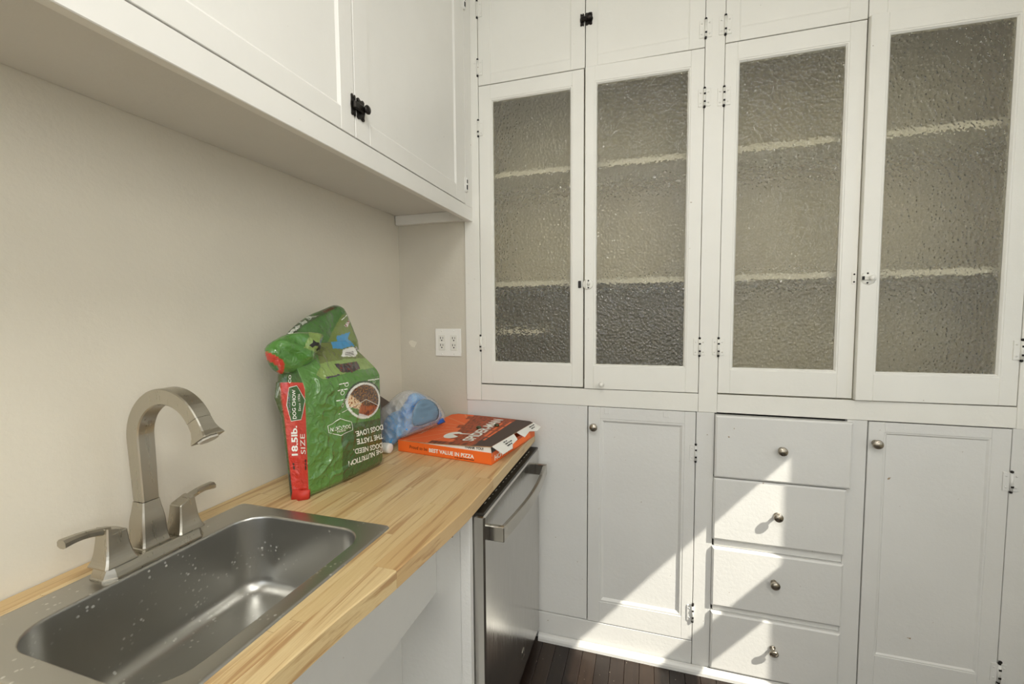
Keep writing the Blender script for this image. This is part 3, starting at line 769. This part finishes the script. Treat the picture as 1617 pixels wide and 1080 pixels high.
def gus_col(x, z):
    if inside((x, z), hexa): return srgb(50, 96, 44)
    if z > G(462, 604)[1]: return srgb(60, 100, 44)
    return RED
SB, SN, SR, SK, SE = 26, 175, 14, 30, 8
loops, cols = [], []
zs = [ZH+.0004+(ZSH-ZH)*k/190 for k in range(191)]+[ZSH+(ZNK-ZSH)*k/48 for k in range(1, 49)]
for z in zs:
    lp, cl = [], []; B = gus_b(z); A = bag_front(YL, z); pin = max(0, (z-ZSH)/(ZNK-ZSH))
    xk = lerp(bag_back(z), .135, pin)
    if pin > 0: B = lerp(B, .148, pin)
    for k in range(SB):
        t = k/SB; x = B+(A-B)*t; lp.append((x, gus_y(x, z), z)); cl.append(gus_col(x, z))
    yR_ = yr(z)
    for k in range(SN+1):
        y = YL+(yR_-YL)*k/SN; lp.append((bag_front(y, z), y, z)); cl.append(front_col(y, z))
    xf_ = lp[-1][0]
    for k in range(1, SR):
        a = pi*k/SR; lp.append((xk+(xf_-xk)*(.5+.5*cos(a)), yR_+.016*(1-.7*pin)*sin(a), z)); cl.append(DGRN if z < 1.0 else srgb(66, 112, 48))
    for k in range(SK):
        t = k/SK; lp.append((xk-.012*sin(pi*t)*(1-pin), yR_+(-.828-yR_)*t, z)); cl.append(srgb(84, 100, 58))
    for k in range(SE):
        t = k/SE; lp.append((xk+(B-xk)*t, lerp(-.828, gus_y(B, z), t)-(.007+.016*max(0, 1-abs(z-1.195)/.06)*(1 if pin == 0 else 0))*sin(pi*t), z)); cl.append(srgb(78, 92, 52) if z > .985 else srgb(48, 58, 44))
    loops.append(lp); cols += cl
bag = thing('dog_food_bag', 'green and red plastic dog food bag standing upside down with its top rolled over', 'bag', (.19, -.69, ZH))
n = len(loops[0]); vv = [p for lp in loops for p in lp]; ff = []
for j in range(len(loops)-1):
    for i in range(n): k = (i+1) % n; ff.append((j*n+i, j*n+k, (j+1)*n+k, (j+1)*n+i))
ff.append(tuple(range(n))[::-1]); ff.append(tuple((len(loops)-1)*n+i for i in range(n)))
body = mesh2('sack', vv, ff, BAGM, bag, True)
lay = body.data.color_attributes.new('print', 'FLOAT_COLOR', 'POINT')
for i, c in enumerate(cols): lay.data[i].color = c
# pinched red tail at the foot of the gusset
b = MB(); q0 = [(.164, -.846), (.172, -.852), (.182, -.846), (.195, -.853), (.205, -.845), (.214, -.838)]
b.loft([[(x, y, ZH+.0005) for x, y in q0]+[(x, y+.008, ZH+.0005) for x, y in q0[::-1]], [(x+.001, y+.006, ZH+.026) for x, y in q0]+[(x, y+.012, ZH+.026) for x, y in q0[::-1]]], 0, True, True, True)
b.build('bottom_tuck', flat('bag_red', (196, 54, 40), .5), bag)
# upper part: sail behind, rolled lobe in front
XS, XL_ = .128, .186
def sy(u, v): p = at(u, v, 'x', XS); return (p.y, p.z)
def ly(u, v): p = at(u, v, 'x', XL_); return (p.y, p.z)
sail = [sy(*p) for p in ((437, 556), (440, 546), (455, 529), (477, 511), (500, 497), (522, 489), (540, 481.5), (549, 481.5), (557, 487), (562, 520), (567, 556), (566, 578), (520, 590), (470, 590))]
s_ol = [sy(*p) for p in ((512, 540), (525, 522), (545, 497), (553, 495), (558, 520), (566, 556), (566, 590), (505, 590))]
s_bl = [sy(*p) for p in ((527, 531), (553, 524), (545, 535), (556, 546), (540, 551), (526, 550))]
s_wh = [sy(*p) for p in ((542, 552), (559, 547), (565, 558), (562, 563), (539, 563))]
s_rd = [sy(*p) for p in ((545, 514), (555, 505), (557, 509), (549, 517))]
s_cm = [sy(*p) for p in ((518, 492), (539, 484), (538, 487), (522, 493.5))]
s_edge = [sy(*p) for p in ((436, 556), (455, 528), (480, 508), (545, 480), (545, 484), (482, 514), (460, 535), (442, 558))]
def sail_col(y, z):
    p = (y, z)
    if inside(p, s_bl): return BLU
    if inside(p, s_wh): return WHT if mnoise.noise(Vector((y*500, 0, 0))) > -.1 else srgb(40, 38, 36)
    if inside(p, s_rd): return srgb(150, 60, 58) if mnoise.noise(Vector((y*200, z*200, 0))) > 0 else WHT
    if inside(p, s_cm): return srgb(96, 58, 34)
    if inside(p, s_ol): return srgb(112, 132, 62)
    if inside(p, s_edge): return srgb(66, 84, 52)
    return srgb(68, 114, 50)
pillow('bag_top', smooth_poly(sail, 1), .0034, lambda y, z: Vector((XS-.03*max(0, z-1.33)/.1, y, z)), (1, -.1, 0), .013, .012, BAGM, bag, R=.05, crumple=.004, cs=14, colour=sail_col, rnd=2.2, ridge=.003)
lobe = [ly(*p) for p in ((432.5, 553), (441, 541), (453, 532), (466, 526.5), (488, 523), (505, 526), (509, 531), (505, 548), (500, 560), (497, 568), (487, 581), (472, 589), (457, 592.5), (448, 588), (440, 576))]
l_rd = [ly(*p) for p in ((430, 552), (436, 558), (452, 572), (457, 595), (452, 592), (446, 580), (436, 569))]
l_gr = [ly(*p) for p in ((430, 566), (437, 568), (447, 580), (453, 594), (444, 592))]
l_ol = [ly(*p) for p in ((489, 524), (512, 520), (512, 545), (506, 564), (477, 550))]
l_d1 = [ly(*p) for p in ((480, 545), (484, 541), (485, 536), (488, 540), (492, 541), (493, 550), (490, 546), (486, 546), (484, 549))]
l_d2 = [ly(*p) for p in ((490, 552), (493, 548), (494, 543), (497, 546), (501, 548), (502, 556), (499, 553), (495, 552), (493, 555))]
def lobe_col(y, z):
    p = (y, z)
    if inside(p, l_gr): return srgb(60, 112, 56)
    if inside(p, l_rd): return RED
    if inside(p, l_ol): return LGRN
    return srgb(78, 130, 54)
def lfold(y, z): return .007*sin((y*.7+z)*120)*.4
lb = pillow('rolled_flap', smooth_poly(lobe, 1), .0032, lambda y, z: Vector((XL_-.02*max(0, -.74-y)/.1, y, z)), (1, -.28, .1), .026, .03, BAGM, bag, R=.045, crumple=.005, cs=16, colour=lobe_col, fold=lfold, rnd=5.1, ridge=.006)
# print on the bag
def line(s, a, b_, cap, mat=INKW, bold=.012, sl=0., fn=None, conv=F, up=None):
    p0, p1 = conv(*a), conv(*b_)
    lettering(s, bag, mat, fn or bagfn, p0, p1, up or (0, cap), bold, sl)
for s_, a_, b_ in (('THE NUTRITION', (604, 706.5), (550, 728.5)), ('DOGS NEED.', (602.5, 699), (557, 709.5)), ('THE TASTE', (603.5, 685), (562, 693.5)), ('DOGS LOVE.', (604, 670.5), (559.3, 681.5))):
    line(s_, a_, b_, 0, bold=.022, up=(.002, -.0172))
line('DOG CHOW', (551.5, 670), (519.5, 675.5), -.012, bold=.01, up=(.002, -.012))
line('PURINA', (545, 677.5), (531, 680.5), -.006, bold=.01, up=(.001, -.006))
for s_, a, b_ in (((4, 3, 5), (549, 603), (534, 606)), ((3, 2, 3), (548, 613), (533, 616)), ((3, 5, 4), (549.5, 628.5), (532, 632)), ((4, 5), (598, 597), (580, 599.5))):
    line(s_, a, b_, 0, up=(.0005, -.0042))
def ring(poly, w, name, fn, mat=INKW):
    q = []; cx_ = sum(p[0] for p in poly)/len(poly); cy_ = sum(p[1] for p in poly)/len(poly); pts = resample(poly, .006)
    for p in pts:
        d_ = math.hypot(p[0]-cx_, p[1]-cy_); q.append((cx_+(p[0]-cx_)*(1-w/d_), cy_+(p[1]-cy_)*(1-w/d_)))
    vs = [fn(*p) for p in pts]+[fn(*p) for p in q]; n_ = len(pts)
    return mesh2(name, vs, [(i, (i+1) % n_, n_+(i+1) % n_, n_+i) for i in range(n_)], mat, bag)
ring([F(*p) for p in ((517, 672.5), (537, 660.5), (554.5, 666), (555.5, 679), (537.5, 688), (518, 683.5))], .0016, 'logo_outline', bagfn)
for c_ in ((547, 607), (541, 620.5), (541, 640), (590, 602.5)):
    o_ = F(*c_); ring([(o_[0]+.0065*cos(k*pi/6), o_[1]+.0065*sin(k*pi/6)) for k in range(12)], .0014, 'icon_outline', bagfn)
pts = [F(*p) for p in ((535.5, 654.5), (557, 642.5), (578, 631), (598, 641))]
for a, b_ in zip(pts, pts[1:]): patch('leader_line', [a, b_, (b_[0], b_[1]+.0014), (a[0], a[1]+.0014)], INKW, bag, bagfn, .02)
ring(hexa, .0016, 'logo_outline', gusfn)
def gline(s, a, b_, up_px, bold=.01, mat=INKW):
    p0, p1, p2 = G(*a), G(*b_), G(*up_px); lettering(s, bag, mat, gusfn, p0, p1, (p2[0]-p0[0], p2[1]-p0[1]), bold)
gline('18.5lb.', (470.5, 719), (469, 672), (461, 719.5), .03)
gline('SIZE', (483, 717), (481.5, 685), (475, 717), .0)
gline('DOG CHOW', (468.5, 661), (466.5, 615), (462.5, 661.5), .02)
gline('Since 1926', (475.5, 649), (474, 622), (471.5, 649), .0)
gline('PURINA', (460, 651), (458, 626), (457, 651), .0, flat('purple_ink', (140, 120, 150)))
gline('CO', (459.8, 605), (460.3, 592), (455.5, 605), .02)
gline((4, 2, 3), (484.5, 742), (484, 725), (481.5, 742), 0, INKBR)
gline((3, 2), (466.5, 741), (465.5, 731), (463, 741), 0, INKBR)
lobfn = lambda y, z: Vector((XL_+.031, y, z))
def on_flap(y, z):     # drop print onto the swollen flap
    me = lb.data; o_ = ORG[lb.name]; best = None
    hit = lb_bvh.ray_cast(Vector((.4, y, z)), Vector((-1, 0, 0)))
    return (hit[0] if hit[0] else Vector((XL_+.02, y, z)))+Vector((.0008, 0, 0))
from mathutils.bvhtree import BVHTree
def bvh_of(o): return BVHTree.FromPolygons([v.co+ORG[o.name] for v in o.data.vertices], [tuple(p.vertices) for p in o.data.polygons])
lb_bvh = bvh_of(lb)
for pl in (l_d1, l_d2): patch('dog_silhouette', pl, INKK, bag, on_flap, .004)
for k in range(5):
    a, b_ = ly(500-k*2.2, 529+k*2.0), ly(506+k*.4-k*1.2, 529+k*3.0); patch('print_line', [a, b_, (b_[0], b_[1]-.0012), (a[0], a[1]-.0012)], INKK, bag, on_flap, .01)
sail_o = [o for o in bag.children if o.name.startswith('bag_top')][0]; sl_bvh = bvh_of(sail_o)
def on_sail(y, z):
    hit = sl_bvh.ray_cast(Vector((.4, y, z)), Vector((-1, 0, 0)))
    return (hit[0] if hit[0] else Vector((XS+.01, y, z)))+Vector((.0009, 0, 0))
def sline(s, a, b_, up_px, bold=.01, mat=INKW):
    p0, p1, p2 = sy(*a), sy(*b_), sy(*up_px); lettering(s, bag, mat, on_sail, p0, p1, (p2[0]-p0[0], p2[1]-p0[1]), bold)
sline('CHOW', (456, 528), (474, 517), (452, 523), .02)
sline('Since 1926', (481, 513.5), (499, 502), (480, 509), .0)
sline((4, 3), (542, 506), (553, 498), (541, 504.5), .0)

# ------------------------------------------------------------------ pizza box
pz = thing('pizza_box', 'orange cardboard pizza box with lettering, lid slightly raised, lying on the countertop', 'box', (.44, -.22, ZH))
FL, FR = Vector((.2194, -.3893, ZH)), Vector((.6057, -.4421, ZH))
ux = (FR-FL).normalized(); uy = Vector((-ux.y, ux.x, 0)); PW = (FR-FL).length; PD = .385; PH = .041
def pb(a, b_, z=0.): return FL+ux*(a*PW)+uy*(b_*PD)+Vector((0, 0, z))
ORA = flat('orange_cardboard', (240, 108, 36), .5); CARDW = flat('white_cardboard', (232, 230, 222), .6); KRAFT = flat('kraft_cardboard', (176, 134, 92), .7)
b = MB(); t = .004
b.prism([pb(0, 0, .0006), pb(1, 0, .0006), pb(1, 1, .0006), pb(0, 1, .0006)], (0, 0, .002))
for q in ((pb(0, 0), pb(1, 0), uy), (pb(0, 1), pb(1, 1), -uy)): b.prism([q[0]+Vector((0, 0, .001)), q[1]+Vector((0, 0, .001)), q[1]+q[2]*t+Vector((0, 0, .001)), q[0]+q[2]*t+Vector((0, 0, .001))], (0, 0, PH-.001))
for a, d_ in ((0, ux), (1, -ux)): b.prism([pb(a, .012, .001), pb(a, .988, .001), pb(a, .988, .001)+d_*t, pb(a, .012, .001)+d_*t], (0, 0, PH-.001))
tray = b.build('tray', ORA, pz)
ZFL, ZFR, ZBK = .0428, .064, .0605
def lz(a, b_): return (ZFL+(ZFR-ZFL)*a**1.6)*(1-b_)+ZBK*b_+.002*sin(pi*a)*b_
# white inner front flap showing under the raised lid
b = MB(); N = 12; lo = []
for k in range(N+1):
    a = k/N; p = pb(a, .008); zt = lz(a, 0)-.002; lo.append([p+Vector((0, 0, PH-.012)), p+Vector((0, 0, max(zt, PH-.01))), p+uy*.003+Vector((0, 0, max(zt, PH-.01))), p+uy*.003+Vector((0, 0, PH-.012))])
b.loft(lo, 0, True, True, False); b.build('inner_flap', CARDW, pz)
# printed lid
NX, NY = 96, 84; vs, cl, fs = [], [], []
LO, LD, LM = srgb(238, 106, 46), srgb(70, 50, 40), srgb(170, 80, 42)
def clipb(a):      # clipped corners at the far side
    return 1 - max(0, (.06-a))*.9 - max(0, (a-.95))*.9
def lid_col(a, b_):
    n_ = mnoise.noise(Vector((a*30, b_*6, 1)))
    if a > .80+.05*mnoise.noise(Vector((0, b_*7, 4))): return LD
    if b_ < .075 and a > .34: return srgb(110, 56, 28) if n_ < .15 else LM
    if a > .52-.25*b_+.06*round(3*mnoise.noise(Vector((round(b_*9)*1.7, 2, 0)))): return srgb(172, 76, 34) if mnoise.noise(Vector((a*60, b_*22, 9))) > -.1 else srgb(120, 58, 30)
    ang = math.atan2(b_-.55, a-.52); r_ = math.hypot(a-.52, b_-.55)
    if r_ > .12 and abs((ang*9/pi) % 1-.5) < .035/r_*.35: return srgb(238, 150, 100)
    return LO
for j in range(NY+1):
    for i in range(NX+1):
        a = i/NX; b_ = (j/NY)*clipb(a); p = pb(a, b_); vs.append((p.x, p.y, ZH+lz(a, b_))); cl.append(lid_col(a, b_))
w1 = NX+1
for j in range(NY):
    for i in range(NX): fs.append((j*w1+i, j*w1+i+1, (j+1)*w1+i+1, (j+1)*w1+i))
lid = mesh2('lid', vs, fs, [printed('box_print', .6).m, KRAFT], pz)
lay = lid.data.color_attributes.new('print', 'FLOAT_COLOR', 'POINT')
for i, c in enumerate(cl): lay.data[i].color = c
so = lid.modifiers.new('thick', 'SOLIDIFY'); so.thickness = .0026; so.offset = -1; so.material_offset = 1; so.material_offset_rim = 1
lidfn = lambda a, b_: pb(a, b_, lz(a, b_)+.0005)
# side flaps of the lid, folded outward, and the tongue between them
def flap(name, pts, mat):   # pts: (b along the edge, outward, drop)
    q = [pb(1, b_, lz(1, b_)-.001)+ux*o_-Vector((0, 0, d_)) for b_, o_, d_ in pts]
    nn = (q[1]-q[0]).cross(q[2]-q[0]).normalized(); nn = nn if nn.z > 0 else -nn
    return MB().prism(q, nn*-.0025).build(name, mat, pz), q, nn
f1, q1, n1 = flap('side_flap', ((.02, 0, 0), (.47, 0, 0), (.43, .022, .014), (.30, .026, .018), (.25, .034, .026), (.06, .034, .026)), CARDW)
f2, q2, n2 = flap('side_flap', ((.54, 0, 0), (.975, 0, 0), (.99, .030, .016), (.86, .034, .02), (.74, .020, .012), (.57, .028, .018)), CARDW)
tg, q3, n3 = flap('tongue', ((.30, .024, .0185), (.57, .022, .016), (.72, .024, .017), (.70, .030, .030), (.45, .030, .034), (.29, .031, .034)), ORA)
tri, _, _ = flap('side_fold', ((0, 0, 0), (.03, 0, 0), (.05, .010, .014), (.006, .002, .020)), flat('dark_cardboard', (46, 40, 36), .7))
def flapfn(q, n_):
    o_ = q[0]; e_ = (q[1]-q[0]); g = n_.cross(e_).normalized()
    g = g if g.z < 0 else -g
    return lambda s_, h_: o_+e_*s_+g*h_+n_*.0006
fa1, fa2 = flapfn(q1, n1), flapfn(q2, n2)
for k, (s_, w_) in enumerate((((3, 2), .16), ((4, 2, 3), .3), ((5, 2), .22))):
    lettering(s_, f1, INKK, fa1, (.40, .012+k*.009), (.40+w_, .012+k*.009), (0, -.006), .02)
for k, (s_, w_) in enumerate((((5, 3, 4), .3), ((4, 2), .2))):
    lettering(s_, f2, INKK, fa2, (.60, .013+k*.010), (.60+w_, .013+k*.010), (0, -.0065), .02)
def lidtext(s, a, b_, up, bold=.0, mat=INKW, sl=0.): lettering(s, lid, mat, lidfn, a, b_, up, bold, sl)
lidtext('SPIDER-MAN', (.735, .13), (.665, .93), (-.115, -.0), .03, INKW)
lidtext((5, 3, 3), (.795, .30), (.735, .80), (-.04, 0), .02, INKO)
lidtext((2, 6, 4, 5), (.845, .18), (.80, .88), (-.034, 0), .01, INKO)
lidtext('Little Caesars', (.105, .22), (.10, .60), (-.04, 0), .01, flat('pale_ink', (240, 190, 150)))
pc = []; 
for k in range(28):
    a = 2*pi*(k+.5)/28; pc.append((.445+.085*cos(a), .27+.105*sin(a)))
pc = [p for p in pc if not (p[0] > .47 and .24 < p[1] < .33)]
i0 = max(range(len(pc)), key=lambda i: math.hypot(pc[i][0]-pc[i-1][0], pc[i][1]-pc[i-1][1])); pc = pc[i0:]+pc[:i0]; pc.append((.43, .29))
patch('pizza_mark', pc, INKW, lid, lidfn, .03)
patch('pizza_mark', [(.49, .315), (.60, .33), (.60, .345), (.48, .345)], INKW, lid, lidfn, .03)
trfn = lambda a, z: pb(a, 0, z)-uy*.0006
lettering('Proud to be', tray, INKK, trfn, (.135, .0165), (.335, .0165), (0, .0125), .0, .012)
lettering('BEST VALUE IN PIZZA', tray, INKW, trfn, (.355, .0145), (.83, .0145), (0, .0135), .03)
lettering((2, 3, 5, 7, 7), tray, INKK, trfn, (.63, .007), (.83, .007), (0, .0035), .0)
fl_ = [o for o in pz.children if o.name.startswith('inner_flap')][0]
lettering('THANK YOU!', fl_, INKK, lambda a, z: pb(a, .008, z)-uy*.0006, (.73, .0455), (.92, .0475), (0, .0085), .03)
rtfn = lambda b_, z: pb(1, b_, z)+ux*.0006
lettering('HOT-N-READY', tray, INKW, rtfn, (.06, .010), (.62, .010), (0, .018), .03)
for (u, v), r_, lab in (((756, 674.5), .0085, 'small dark green scrap on the pizza box lid, left of two'), ((784.5, 672), .0085, 'small dark green scrap on the pizza box lid, right of two')):
    p = at(u, v, 'z', ZH+.063)
    a_ = (p-FL).dot(ux)/PW; b__ = (p-FL).dot(uy)/PD; p.z = ZH+lz(a_, b__)
    b = MB(); b.lathe([(r_*.5, 0), (r_, r_*.35), (r_*.95, r_*.8), (r_*.55, r_*1.2), (0, r_*1.25)], p, (0, 0, 1), 14)
    for v_ in b.bm.verts: v_.co.x += .25*(v_.co.x-p.x)+.002*mnoise.noise(v_.co*220); v_.co.y += .0015*mnoise.noise(v_.co*200)
    o = b.build('food_scrap', flat('olive_skin', (58, 62, 30), .3)); tag(o, lab, 'scrap', 'scraps on the pizza box')

# ------------------------------------------------------------------ blue and clear plastic bag
def bp(u, v):
    y = -.3
    for _ in range(60): p = at(u, v, 'y', y); y += .25*(bag_y(p.x)-y)
    return (p.x, p.z)
def bag_y(x): return -.362+2.9*max(0, x-.236) if x < .315 else -.133
bfn = lambda x, z: Vector((x, bag_y(x), z))
bn = (.62, -.77, .15)
m = Mat('blue_film', srgb(52, 146, 210), .22); m.b.inputs['Coat Weight'].default_value = .5
m.color(m.ramp(m.noise(22, 3), [(.35, srgb(36, 126, 200)), (.65, srgb(84, 168, 224))])); m.bump(m.noise(60, 4, .6, dist=1.5), .6, .006); BLUE = m.m
m = Mat('clear_film', srgb(235, 238, 240), .12); nt = m.t
m.bump(m.noise(50, 4, .6, dist=1.2), .8, .008)
tr = m.n.new('ShaderNodeBsdfTransparent'); mx = m.n.new('ShaderNodeMixShader'); mx.inputs[0].default_value = .3
m.ln(tr.outputs[0], mx.inputs[1]); m.ln(m.b.outputs[0], mx.inputs[2]); m.ln(mx.outputs[0], m.n['Material Output'].inputs[0]); CLEAR = m.m
pbag = thing('plastic_bag', 'crumpled blue and clear plastic bag between the green bag and pizza box', 'bag', (.15, -.21, ZH))
blue = [bp(*p) for p in ((603, 703), (602.5, 680), (607, 662), (617, 652), (630, 648), (640, 636), (645, 624), (655, 619.5), (666, 622), (680, 633), (690, 641), (697, 650), (699, 659), (690, 667), (668, 676), (650, 683), (636, 690), (626, 700), (614, 706))]
zmin = ZH+.002
fixz = lambda P_: [(x, max(z, zmin)) for x, z in P_]
pillow('blue_liner', fixz(smooth_poly(blue, 1)), .0042, bfn, bn, .026, .03, BLUE, pbag, R=.05, crumple=.008, cs=30, rnd=1.4, ridge=.011)
clear = [bp(*p) for p in ((600, 700), (599, 665), (600, 645), (611, 639), (620, 628), (631, 620), (641, 616), (655, 616), (672, 622), (690, 634), (701, 648), (704, 660), (700, 667), (680, 675), (655, 684), (632, 694), (618, 708))]
pillow('clear_film', fixz(smooth_poly(clear, 1)), .0046, bfn, bn, .036, .034, CLEAR, pbag, R=.06, crumple=.010, cs=34, rnd=7.7, ridge=.014)
mouth = [bp(*p) for p in ((648, 671), (647.5, 655), (652, 640), (661, 630), (672, 629), (682, 634), (689, 643), (690, 655), (687, 662), (672, 667), (660, 672))]
mo = smooth_poly(mouth, 1)
pillow('open_mouth', mo, .0045, lambda x, z: bfn(x, z)+Vector(bn)*.046, bn, .004, .003, Mat('pale_blue_film', srgb(120, 152, 176), .2, Alpha=.8).m, pbag, R=.03, crumple=.004, cs=30, rnd=3.3, ridge=.004)
b = MB(); rm = resample(mo, .006)
for a, b_ in zip(rm, rm[1:]+rm[:1]): b.cyl(bfn(*a)+Vector(bn)*.048, bfn(*b_)+Vector(bn)*.048, .0011, 6)
rim = b.build('mouth_rim', CLEAR, pbag); rim['kind'] = 'stuff'
pt = [bp(*p) for p in ((685, 666), (697, 659), (701, 665.5), (690, 670))]
pillow('blue_tab', pt, .004, lambda x, z: bfn(x, z)+Vector(bn)*.03, bn, .003, .003, flat('deep_blue_film', (40, 98, 184), .3), pbag, R=.01)

# the film lies on the lid and against the box, never inside it
for o in pbag.children:
    g0 = ORG[o.name]
    for v_ in o.data.vertices:
        w_ = v_.co+g0; a_, c_ = (w_-FL).dot(ux)/PW, (w_-FL).dot(uy)/PD
        if -.012 < a_ < 1 and -.012 < c_ < 1.02:
            top = ZH+lz(max(0, min(1, a_)), max(0, min(1, c_)))+.002
            if w_.z < top:
                if w_.z < ZH+.03 and a_ < .12: v_.co -= ux*((a_+.012)*PW)
                else: v_.co.z += top-w_.z
        elif w_.z < ZH+.001: v_.co.z += ZH+.001-w_.z
# ------------------------------------------------------------------ white bottle and dark case behind the bag
bo = thing('bottle', 'white plastic bottle lying on the counter, only its cap showing past the green bag', 'bottle', (.12, -.42, ZH))
ax = Vector((1, -.12, .0)).normalized(); c0 = Vector((.2095, -.425, ZH+.0195))
b = MB(); b.lathe([(0, 0), (.0155, 0), (.0175, .002), (.0185, .006), (.0185, .030), (.0178, .0315), (0, .0315)], c0, -ax, 28)
b.build('cap', WHITEP, bo)
b = MB(); b.lathe([(.012, 0), (.012, .006), (.019, .014), (.0195, .02), (.0195, .095), (.017, .1), (0, .1)], c0-ax*.032, -ax, 28)
b.build('bottle_body', WHITEP, bo)
cs_ = MB(); p0 = Vector((.026, -.20, 1.067)); dd_ = Vector((0, .867, -.497)); pp = Vector((0, -.497, -.867))
q = [p0-dd_*.20, p0+dd_*.105, p0+dd_*.105+pp*.113, p0-dd_*.20+pp*.113]
cs_.prism(q, (.014, 0, 0)); bmesh.ops.bevel(cs_.bm, geom=cs_.bm.edges[:], offset=.003, segments=2, affect='EDGES')
o = cs_.build('flat_case', flat('taupe_plastic', (98, 86, 76), .4)); tag(o, 'dark taupe flat case tilted against the wall behind the green bag', 'case')
